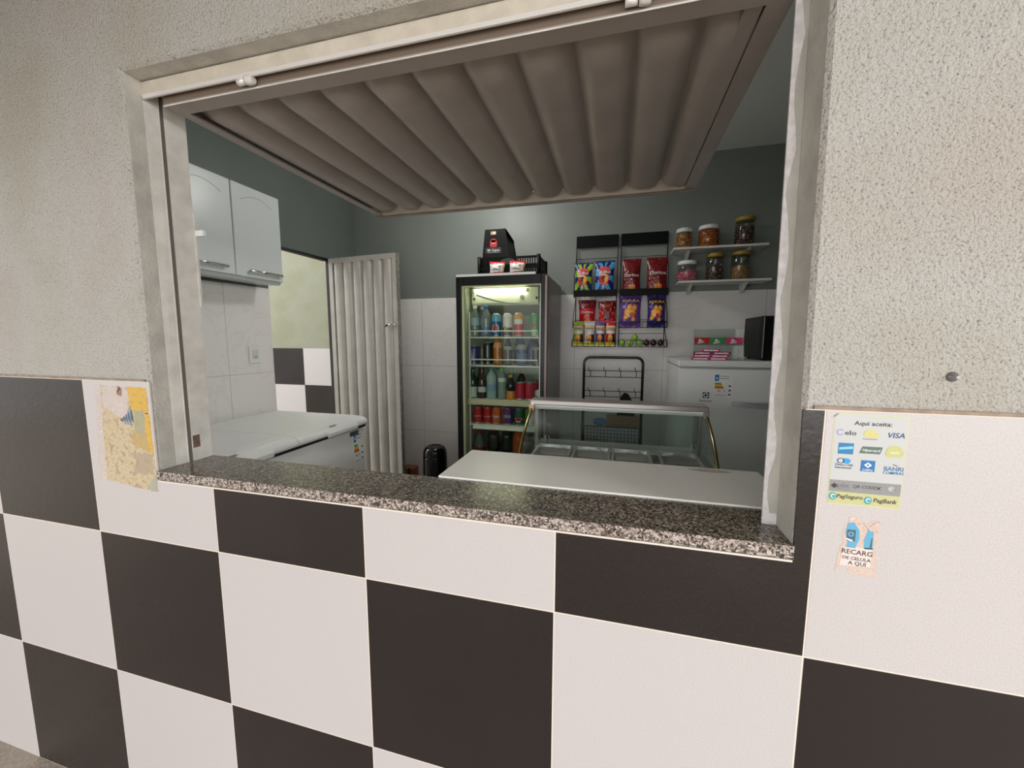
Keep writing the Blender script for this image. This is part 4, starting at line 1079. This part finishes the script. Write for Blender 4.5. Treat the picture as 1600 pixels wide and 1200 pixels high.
jar('sweet_jar', 'white-lidded jar half full of pink sweets on the lower shelf', (2.358, 2.238, 1.8505), .060, .145, wl_, pk, .068, .012, 300, 4)
jar('sweet_jar', 'yellow-lidded jar of wrapped chocolates in the middle of the lower shelf', (2.530, 2.240, 1.8505), .052, .188, yl_, cc, .105, .011, 320, 5)
jar('snack_jar', 'tall yellow-lidded jar of peanuts at the right of the lower shelf', (2.686, 2.240, 1.8505), .055, .194, yl_, pn, .090, .008, 420, 6)

# ================================================================== UPRIGHT FREEZER AND THINGS ON IT
def upright_freezer():
    s = thing('upright_freezer', 'white upright freezer behind the right window jamb', 'freezer')
    x0, x1, y0, y1, zt = 2.270, 2.950, 1.752, 2.335, 1.333
    b = MB(); b.box(x0+.002, x1, y0+.05, y1, .02, 1.292, white_enamel); b.build('body', s, .006)
    b = MB(); b.box(x0-.004, x1+.004, y0-.004, y1, 1.296, zt, white_plastic); b.build('top_panel', s, .008, 3)
    b = MB()
    n = 12
    pts = [(x0, y0+.046)]+[(x0+(x1-x0)*k/n, y0+.010-.012*sin(PI*k/n)) for k in range(n+1)]+[(x1, y0+.046)]
    b.prism(pts, lambda u, v, q: (u, v, q), .06, 1.286, white_enamel); d = b.build('door', s)
    fy = lambda x: y0+.010-.012*sin(PI*(x-x0)/(x1-x0))
    h = MB(); hm = M('grey moulded handle', (176,178,180), .4)
    k = 16; top = [(2.555+.28*i/k, 1.102+.004*i/k) for i in range(k+1)]; bot = [(2.555+.28*i/k, 1.078-.012*sin(PI*.5*i/k)) for i in range(k+1)]
    h.prism(top+bot[::-1], lambda u, v, q: (u, fy(u)-q-.022*sin(PI*min(1, (u-2.55)/.28)), v), -.02, .020, hm); h.build('handle', d, .003)
    e = MB(); energy_label(e, lambda u, v, q: (2.462+u, fy(2.462+u)-q-.0005, 1.125+v), .098, .132); e.build('energy_sticker', d)
    e = MB(); K = M('logo black', (34,34,36), .5)
    mp = lambda q: (lambda u, v: (u, fy(u)-q, v))
    e.poly([(2.407, 1.114), (2.441, 1.114), (2.441, 1.148), (2.407, 1.148)], mp(.0008), K)
    e.poly(ell(2.424, 1.131, .0145, .0145, 24), mp(.0012), M('logo white', (222,224,222), .4))
    e.poly([(2.412, 1.131), (2.426, 1.1425), (2.426, 1.1195)], mp(.0016), K)
    e.poly([(2.4255, 1.1335), (2.4255, 1.1285), (2.438, 1.1285), (2.438, 1.1335)], mp(.0016), K)
    e.text('Electrolux', .0165, mp(.0009), K, 2.424, 1.092); e.build('maker_emblem', d)
upright_freezer()
def gum():
    s = thing('acrylic_display', 'clear acrylic gum display standing on the upright freezer', 'display', (0, 0, 1.3335))
    ac = glass('clear acrylic', (236,240,238), 1.0, 0, .06); x0, x1, y0, y1 = 2.372, 2.652, 1.895, 2.02; z1 = .188
    b = MB(); b.box(x0, x1, y1-.003, y1, 0, z1, ac); b.build('back_panel', s)
    for x in (x0, x1-.003):
        b = MB(); b.prism([(y0, 0), (y1, 0), (y1, z1), (y0+.04, z1), (y0, .02)], lambda u, v, q: (q, u, v), x, x+.003, ac); b.build('side_panel', s)
    b = MB(); b.box(x0, x1, y0, y1, 0, .003, ac); b.box(x0, x1, y0+.035, y1-.003, .088, .091, ac); b.build('shelf', s)
    b = MB(); b.box(x0, x1, y0+.03, y0+.032, .086, .10, ac); b.build('front_lip', s)
    g = 'gum packs on the acrylic display'
    for x, c, lab in ((2.376, (186,34,40), 'red gum pack on the upper ledge of the acrylic display'), (2.468, (60,140,76), 'green gum pack on the upper ledge of the acrylic display'), (2.560, (206,60,110), 'pink gum pack on the upper ledge of the acrylic display')):
        m = M('gum '+lab[:4], c, .3); b = MB(); b.box(0, .088, 0, .02, 0, .042, m)
        mp = lambda u, v: (u, -.0006, v)
        b.poly([(.018, .004), (.030, .038), (.062, .014)], mp, M('gum white', (228,222,220), .4)); b.text('Trident', .0125, lambda u, v: (u, -.0012, v), M('gum dark print', (70,40,50), .4), .040, .014)
        o = b.build('gum_pack', None, .002); o.location = (x, 1.936, 1.3335+.0915); tag(o, lab, 'gum', g)
        fl = MB(); fl.box(.0, .088, .004, .016, .042, .0435, m); fl.build('flap', o)
    g = 'pink gum sticks stacked in front'
    k = 0; pm = M('pink stick wrapper', (190,50,110), .3); pw = M('stick white print', (240,226,232), .4); pd = M('stick plum end', (110,20,56), .35)
    rows = [(0, [2.352, 2.450]), (1, [2.360, 2.458]), (2, [2.362, 2.466]), (3, [2.408])]
    names = [['lowest pink gum stick at the left of the stack', 'lowest pink gum stick at the right of the stack'], ['second-layer pink gum stick at the left of the stack', 'second-layer pink gum stick at the right of the stack'],
             ['third-layer pink gum stick at the left of the stack', 'third-layer pink gum stick at the right of the stack'], ['topmost single pink gum stick of the stack']]
    for i, xs in rows:
        for j, x in enumerate(xs):
            b = MB(); b.box(0, .096, 0, .024, 0, .0165, pd if i == 2 else pm)
            rnd = random.Random(i*5+j); pts = [(.008, .004), (.088, .004)]+[(.088-.08*q/8, .010+.003*rnd.random()) for q in range(9)]
            b.poly(pts, lambda u, v: (u, -.0006, v), pw)
            o = b.build('gum_stick', None, .002); o.location = (x, 1.845, 1.3335+.0168*i); tag(o, names[i][j], 'gum', g)
            e = MB(); e.box(.096, .099, .002, .022, .002, .0145, pd); e.build('wrapper_end', o)
gum()
def microwave():
    s = thing('microwave', 'black microwave oven at the right edge of the upright freezer', 'microwave', (0, 0, 1.3335))
    x0, x1, y0, y1, h = 2.732, 3.02, 1.885, 2.22, .262
    b = MB(); b.box(x0, x1, y0, y1, .008, h, M('black enamel', (15,15,16), .5, spec=.2)); body = b.build('body', s, .006)
    b = MB()
    for i in range(16): b.box(x0-.002, x0+.001, y0+.035, y1-.06, .03+.0135*i, .036+.0135*i, M('vent slat', (26,26,28), .5, spec=.3))
    b.build('side_vent', body)
    b = MB(); b.box(x0+.004, x1-.004, y0-.018, y0, .012, h-.004, black_gloss); b.build('door', s, .003)
    for x in (x0+.03, x1-.03):
        for y in (y0+.03, y1-.03): MB().lathe([(.012, 0), (.012, .008)], black, (x, y), 10).build('foot', s)
microwave()

# ================================================================== FLOOR THINGS BY THE BACK WALL
def bin_():
    s = thing('waste_bin', 'black cylindrical dome-top bin between the open door and the drinks fridge', 'bin', (.525, 2.06, 0))
    r = .096
    b = MB(); b.lathe([(r*.94, 0), (r, .01), (r, .52), (r*.99, .525)], black_gloss, seg=28); b.build('body', s)
    b = MB(); b.lathe([(r*.985, .527), (r*.985, .545), (r*.93, .575), (r*.80, .598), (r*.62, .607), (r*.55, .600), (r*.2, .596), (.001, .596)], black_gloss, seg=28); b.build('lid', s)
bin_()
b = MB(); b.box(.13, .245, 2.20, 2.30, 0, .345, M('rust brown board', (124,72,44), .6, noise=(20,.3))); o = b.build('small_box', None, .004); tag(o, 'small reddish brown box on the floor beside the open door edge', 'box')
b = MB(); b.box(.205, .215, 2.196, 2.2, .05, .35, black); b.build('strap', o)

# ================================================================== STICKERS AND NAIL ON THE FRONT WALL
def sticker_cards():
    s = thing('payment_sticker', 'rectangular payment sticker reading Aqui aceita on the white tile right of the window', 'sticker', (2.2626, 0, 1.180)); W, H = .1025, .1555
    y = [-.0003]
    mp = lambda d: (lambda u, v: (u*W, -.0002-d, v*H))
    C = lambda n, c: M('print '+n, c, .45)
    wht, gry, ylw, blue, navy, dk = C('pale ground', (190,192,191)), C('grey band', (140,140,140)), C('pale yellow band', (190,188,138)), C('card blue', (44,118,168)), C('navy', (50,72,130)), C('dark', (56,56,58))
    b = MB(); b.prism([(x*W, z*H) for x, z in rrect(0, 1, 0, 1, .035)], lambda u, v, q: (u, q, v), 0, -.0003, C('border olive', (196,198,166)))
    r = lambda x0, x1, z0, z1, m, d=.0003: b.poly([(x0, z0), (x1, z0), (x1, z1), (x0, z1)], mp(d), m)
    r(.02, .98, .275, .985, wht); r(.015, .985, .145, .275, gry); r(.015, .985, .015, .145, ylw)
    TX = lambda t, size, m, x, z, sx=1.0, sh=0.0, d=.0007: b.text(t, size*.8, lambda u, v: (u, -.0002-d, v), m, x*W, z*H, sx=sx*.95, shear=sh)
    TX('Aqui aceita:', .0125, dk, .53, .885, 1.15)
    # row 1
    b.poly(ell(.10, .80, .055, .035, 20, .6, 2*PI-.6)+ell(.10, .80, .036, .023, 20, 2*PI-.6, .6), mp(.0006), C('ring lilac', (150,150,200)))
    TX('elo', .0135, dk, .24, .775, 1.3)
    pyl = C('faded yellow', (202,194,128)); b.poly(ell(.50, .80, .085, .045), mp(.0006), pyl); b.poly(ell(.56, .785, .06, .035), mp(.0007), pyl); r(.41, .60, .735, .745, C('brown line', (150,140,130)), .0006)
    TX('VISA', .0150, navy, .84, .768, 1.05, .2)
    # row 2
    r(.09, .30, .565, .685, blue, .0006); b.poly([(.10, .61), (.29, .625), (.29, .655), (.10, .635)], mp(.0008), C('card pale blue', (130,200,220)))
    b.poly([(.38, .585), (.66, .585), (.69, .66), (.42, .66)], mp(.0006), C('card green grey', (88,108,98))); TX('Hipercard', .0078, paper_white, .535, .608, 1.0, .2, .0009)
    pg = C('faded lime', (190,190,122)); b.poly(ell(.84, .63, .10, .055), mp(.0006), pg); b.poly(ell(.80, .60, .07, .04), mp(.0007), pg); b.poly(ell(.90, .605, .07, .045), mp(.00075), pg); TX('alelo', .008, paper_white, .85, .60, 1.1, 0, .001)
    # row 3
    b.poly(ell(.14, .49, .05, .030), mp(.0006), navy); b.poly(ell(.14, .49, .035, .022), mp(.0007), wht); b.poly(ell(.215, .49, .065, .030), mp(.0006), C('club blue', (50,150,210)))
    TX('Diners Club', .0072, navy, .19, .435, .95, .15); TX('International', .0062, dk, .18, .405, .95, .15)
    r(.42, .61, .39, .51, C('square blue', (30,110,170)), .0006); b.poly([(.46, .46), (.515, .49), (.57, .46), (.515, .43)], mp(.0008), paper_white); b.poly([(.495, .46), (.515, .472), (.535, .46), (.515, .448)], mp(.001), C('square blue', (30,110,170))); TX('CABAL', .0058, paper_white, .515, .398, 1.1, 0, .001)
    TX('BANRI', .0125, blue, .86, .415, 1.0); TX('COMPRAS', .0082, blue, .86, .378, 1.0); b.poly([(.84, .49), (.90, .475), (.91, .465), (.85, .480)], mp(.0006), dk)
    # bands
    b.poly([(.035, .21), (.085, .24), (.135, .21), (.085, .18)], mp(.0006), dk); TX('pix', .015, C('band print', (120,120,120)), .21, .195, 1.3); r(.15, .30, .172, .178, C('band print', (120,120,120)), .0006)
    TX('QR CODE', .0095, C('band dark', (92,92,92)), .50, .20, 1.0, .1); b.poly([(.66, .198), (.675, .198), (.725, .232), (.71, .232)], mp(.0006), dk); b.poly([(.71, .198), (.725, .198), (.675, .232), (.66, .232)], mp(.0006), dk)
    b.poly(ell(.86, .22, .045, .026, 16), mp(.0006), C('band light', (180,180,180))); TX('ali', .008, C('band print', (120,120,120)), .89, .205)
    for cx, t, tx, z in ((.075, 'PagSeguro', .31, .083), (.565, 'PagBank', .79, .066)):
        b.poly(ell(cx, z+.008, .055, .042, 20), mp(.0006), C('teal', (70,150,160))); b.poly(ell(cx+.004, z+.010, .036, .028, 20), mp(.0008), C('pale teal', (170,214,206))); b.poly(ell(cx+.012, z+.006, .022, .014, 14), mp(.001), C('teal', (70,150,160)))
        TX(t, .0118 if t == 'PagSeguro' else .0125, dk, tx, z-.006, 1.0, .15)
    b.build('printed_sheet', s)
    b = MB(); b.hexa([(.0, -.0006, H-.006), (.006, -.0006, H), (.005, -.003, H+.0005), (-.0005, -.003, H-.005), (0, -.0004, H-.006), (.006, -.0004, H), (.005, -.0028, H+.0005), (-.0005, -.0028, H-.005)], C('border olive', (196,198,166))); b.build('lifted_corner', s)
sticker_cards()
def sticker_torn():
    s = thing('recharge_sticker', 'torn white sticker with blue phones reading RECARG DE CELULA below the payment sticker', 'sticker', (2.284, 0, 1.053))
    W, H = .062, .112
    torn = blotch_mat('torn paper', [(216,203,196), (196,174,161), (206,188,177), (180,156,143)], 90); pw = M('sticker paper white', (216,204,199), .55)
    pl_ = [(.0, .06), (.03, .30), (.08, .50), (.14, .54), (.10, .66), (.13, .84), (.20, .86), (.22, .95), (.34, .99), (.46, .96), (.52, .90), (.66, .87), (.76, .93), (.92, .93), (.95, .86), (.90, .72), (.93, .60), (.88, .52), (.94, .35), (.93, .06), (.88, .02), (.62, .055), (.34, .06), (.30, .12), (.26, .175), (.06, .135)]
    b = MB(); b.prism([(x*W, z*H) for x, z in pl_], lambda u, v, q: (u, q, v), 0, -.0003, torn)
    mp = lambda d: (lambda u, v: (u*W, -d, v*H))
    b.poly([(.10, .18), (.80, .20), (.82, .50), (.14, .48)], mp(.0005), pw)
    bl_ = M('phone blue', (96,164,196), .5); bd = M('phone slate', (72,96,112), .5)
    b.poly([(.16, .70), (.20, .86), (.34, .88), (.48, .76), (.50, .62), (.42, .48), (.20, .48), (.24, .58)], mp(.0005), bl_)
    b.poly([(.20, .58), (.40, .58), (.40, .76), (.20, .76)], mp(.0007), bd); b.poly(ell(.29, .69, .07, .040), mp(.0009), bl_); b.poly(ell(.29, .69, .035, .02), mp(.0011), bd)
    b.poly([(.16, .63), (.34, .60), (.34, .575), (.18, .60)], mp(.001), paper_white)
    b.poly([(.60, .62), (.68, .80), (.80, .76), (.82, .48), (.62, .48)], mp(.0005), bl_); b.poly([(.74, .48), (.77, .66), (.79, .66), (.79, .48)], mp(.0007), bd)
    K = M('sticker ink', (70,56,56), .5)
    tx = lambda t, sz, x, z: b.text(t, sz, lambda u, v: (u, -.0008, v), K, x*W, z*H, rot=-.04)
    tx('RECARG', .0118, .47, .375); tx('DE CELULA', .0080, .47, .285); tx('A QUI', .0095, .50, .205)
    b.build('torn_sheet', s)
    b = MB(); b.prism([(.55*W, .88*H), (.70*W, .83*H), (.80*W, .90*H), (.92*W, .92*H), (.90*W, .75*H), (.82*W, .80*H), (.72*W, .76*H)], lambda u, v, q: (u, q, v), -.0004, -.0012, torn); b.build('peeled_flap', s)
sticker_torn()
def sticker_old():
    s = thing('peeling_sticker', 'large weathered yellow and beige sticker residue on the white tile left of the window', 'sticker', (0, 0, 0))
    base = blotch_mat('weathered sticker', [(170,150,118), (184,164,122), (196,182,154), (160,138,108), (178,162,136)], 55)
    pale = blotch_mat('weathered pale', [(202,192,186), (188,176,168), (208,200,195)], 60); yel = blotch_mat('weathered yellow', [(196,154,58), (206,168,74), (176,140,64)], 90); gre = blotch_mat('weathered grey', [(150,150,136), (164,158,126), (136,142,128)], 70); mauve = blotch_mat('weathered mauve', [(160,144,130), (172,156,130), (152,136,126)], 70)
    rnd = random.Random(5)
    def rag(p0, p1, n, j):
        return [(p0[0]+(p1[0]-p0[0])*k/n+rnd.uniform(-j, j), p0[1]+(p1[1]-p0[1])*k/n+rnd.uniform(-j, j)) for k in range(n)]
    def patch(cs, m, d, j=.003, n=9):
        pts = []
        for i in range(len(cs)): pts += rag(cs[i], cs[(i+1) % len(cs)], n, j)
        return pts, m, d
    b = MB()
    for cs, m, d, j in ((((.508, 1.052), (.7025, 1.036), (.698, 1.322), (.520, 1.328)), base, .0002, .002),
                        (((.475, 1.050), (.51, 1.046), (.52, 1.30), (.50, 1.325)), pale, .00015, .003),
                        (((.525, 1.265), (.62, 1.225), (.622, 1.325), (.528, 1.325)), pale, .0004, .004),
                        (((.632, 1.262), (.694, 1.256), (.694, 1.325), (.628, 1.327)), yel, .0006, .002),
                        (((.640, 1.200), (.676, 1.196), (.680, 1.262), (.640, 1.262)), gre, .0007, .003),
                        (((.672, 1.150), (.702, 1.146), (.697, 1.256), (.682, 1.256)), yel, .00065, .002),
                        (((.625, 1.165), (.690, 1.150), (.682, 1.200), (.628, 1.205)), blotch_mat('weathered ochre', [(184,156,84), (176,152,106), (190,168,108)], 80), .0008, .004),
                        (((.62, 1.09), (.695, 1.085), (.695, 1.145), (.635, 1.145)), mauve, .00045, .005),
                        (((.665, 1.045), (.7025, 1.037), (.70, 1.085)), blotch_mat('weathered lichen', [(152,158,148), (168,166,148)], 70), .0008, .002)):
        pts, m, d = patch(cs, m, d, j); b.prism(pts, lambda u, v, q: (u, q, v), 0, -d, m)
    ink = M('faded blue ink', (84,98,116), .6)
    for k in range(5):
        x = .588+.010*k; b.poly([(x, 1.232+.002*k), (x+.010, 1.226), (x+.007, 1.238+.006*k), (x+.002, 1.236+.006*k)], lambda u, v: (u, -.0012, v), ink)
    b.poly([(.600, 1.222), (.628, 1.220), (.632, 1.275), (.620, 1.262), (.612, 1.240)], lambda u, v: (u, -.0011, v), M('faded blue grey', (140,150,158), .6))
    b.build('layered_residue', s)
    b = MB(); pts, m, d = patch(((.585, 1.305), (.60, 1.30), (.605, 1.322), (.59, 1.325)), M('brown tear', (150,112,96), .7), .001, .003, 5); b.prism(pts, lambda u, v, q: (u, q, v), -.0004, -.001, m); b.build('torn_scrap', s)
sticker_old()
b = MB(); b.lathe([(.006, 0), (.006, .002), (.0035, .003), (.0035, .010), (.0025, .012)], M('dark screw steel', (150,148,150), .35, metal=.6), seg=12)
o = b.build('wall_screw'); o.location = (2.414, .0035, 1.4); o.rotation_euler = (PI/2, 0, 0); tag(o, 'small dark screw sticking out of the plaster above the payment sticker', 'screw')
b = MB(); b.lathe([(.0075, -.0005), (.0078, .0008), (.005, .001)], M('dark plug ring', (92,90,88), .7), seg=14); b.build('wall_plug', o)

# ================================================================== LIGHT
w = bpy.data.worlds.new('daylight'); SC.world = w; w.use_nodes = True; nt = w.node_tree
bgn = nt.nodes['Background']
tcw = nt.nodes.new('ShaderNodeTexCoord'); spw = nt.nodes.new('ShaderNodeSeparateXYZ'); nt.links.new(tcw.outputs['Generated'], spw.inputs[0])
rw = nt.nodes.new('ShaderNodeValToRGB'); cr = rw.color_ramp
cr.elements[0].position = .48; cr.elements[0].color = (.42, .40, .38, 1); cr.elements[1].position = .60; cr.elements[1].color = (1, 1, 1, 1)
mr = nt.nodes.new('ShaderNodeMapRange'); mr.inputs[1].default_value = -1; mr.inputs[2].default_value = 1
nt.links.new(spw.outputs['Z'], mr.inputs[0]); nt.links.new(mr.outputs[0], rw.inputs['Fac']); nt.links.new(rw.outputs['Color'], bgn.inputs['Color'])
bgn.inputs['Strength'].default_value = 2.0

def area(name, loc, target, sx, sy, power, col):
    L = bpy.data.lights.new(name, 'AREA'); L.shape = 'RECTANGLE'; L.size = sx; L.size_y = sy; L.energy = power; L.color = col
    o = bpy.data.objects.new(name, L); COL.objects.link(o); o.location = loc
    o.rotation_euler = (Vector(target)-Vector(loc)).to_track_quat('-Z', 'Y').to_euler(); return o
area('street_daylight', (1.6, -4.4, 1.35), (1.6, 0, 1.3), 11.0, 1.9, 172, (1, .985, .98))
area('side_fill', (5.3, -2.2, 2.35), (.4, .8, 1.3), 1.0, .4, 62, (1, .98, .96))  # added unseen fill from the right, brightens the left side of the room
area('yard_daylight', (-4.0, 1.4, 3.6), (-.2, 2.0, 1.3), 1.4, 1.4, 95, (1, 1, .98))
def point_light(name, loc, power, r, col):
    L = bpy.data.lights.new(name, 'POINT'); L.energy = power; L.shadow_soft_size = r; L.color = col
    o = bpy.data.objects.new(name, L); COL.objects.link(o); o.location = loc; return o
point_light('room_fill', (.95, 1.60, 2.56), 17, .10, (1, .98, .94))  # added unseen fill above the shutter, lifts the dim interior

# ================================================================== CAMERA
yaw, pitch, roll = math.radians(-14.84206361), math.radians(-6.49441108), math.radians(.1117342)
cy, sy, cp, sp = cos(yaw), sin(yaw), cos(pitch), sin(pitch)
fwd = Vector((sy*cp, cy*cp, sp)); right = Vector((cy, -sy, 0)); up = right.cross(fwd)
R2 = right*cos(roll)+up*sin(roll); U2 = -right*sin(roll)+up*cos(roll)
cam = bpy.data.cameras.new('camera'); co = bpy.data.objects.new('camera', cam); COL.objects.link(co)
cam.sensor_width = 36; cam.sensor_fit = 'HORIZONTAL'; cam.lens = 13.869239; cam.clip_start = .02
mw = Matrix(((R2.x, U2.x, -fwd.x, 1.91000608), (R2.y, U2.y, -fwd.y, -.76066001), (R2.z, U2.z, -fwd.z, 1.45677185), (0, 0, 0, 1)))
co.matrix_world = mw
SC.camera = co
vs = SC.view_settings; vs.view_transform = 'Standard'; vs.look = 'None'; vs.gamma = 1; vs.use_curve_mapping = False; vs.exposure = 0.0
SC.cycles.use_denoising = True
SC.cycles.max_bounces = 10; SC.cycles.diffuse_bounces = 6; SC.cycles.transparent_max_bounces = 16
SC.cycles.sample_clamp_indirect = 6
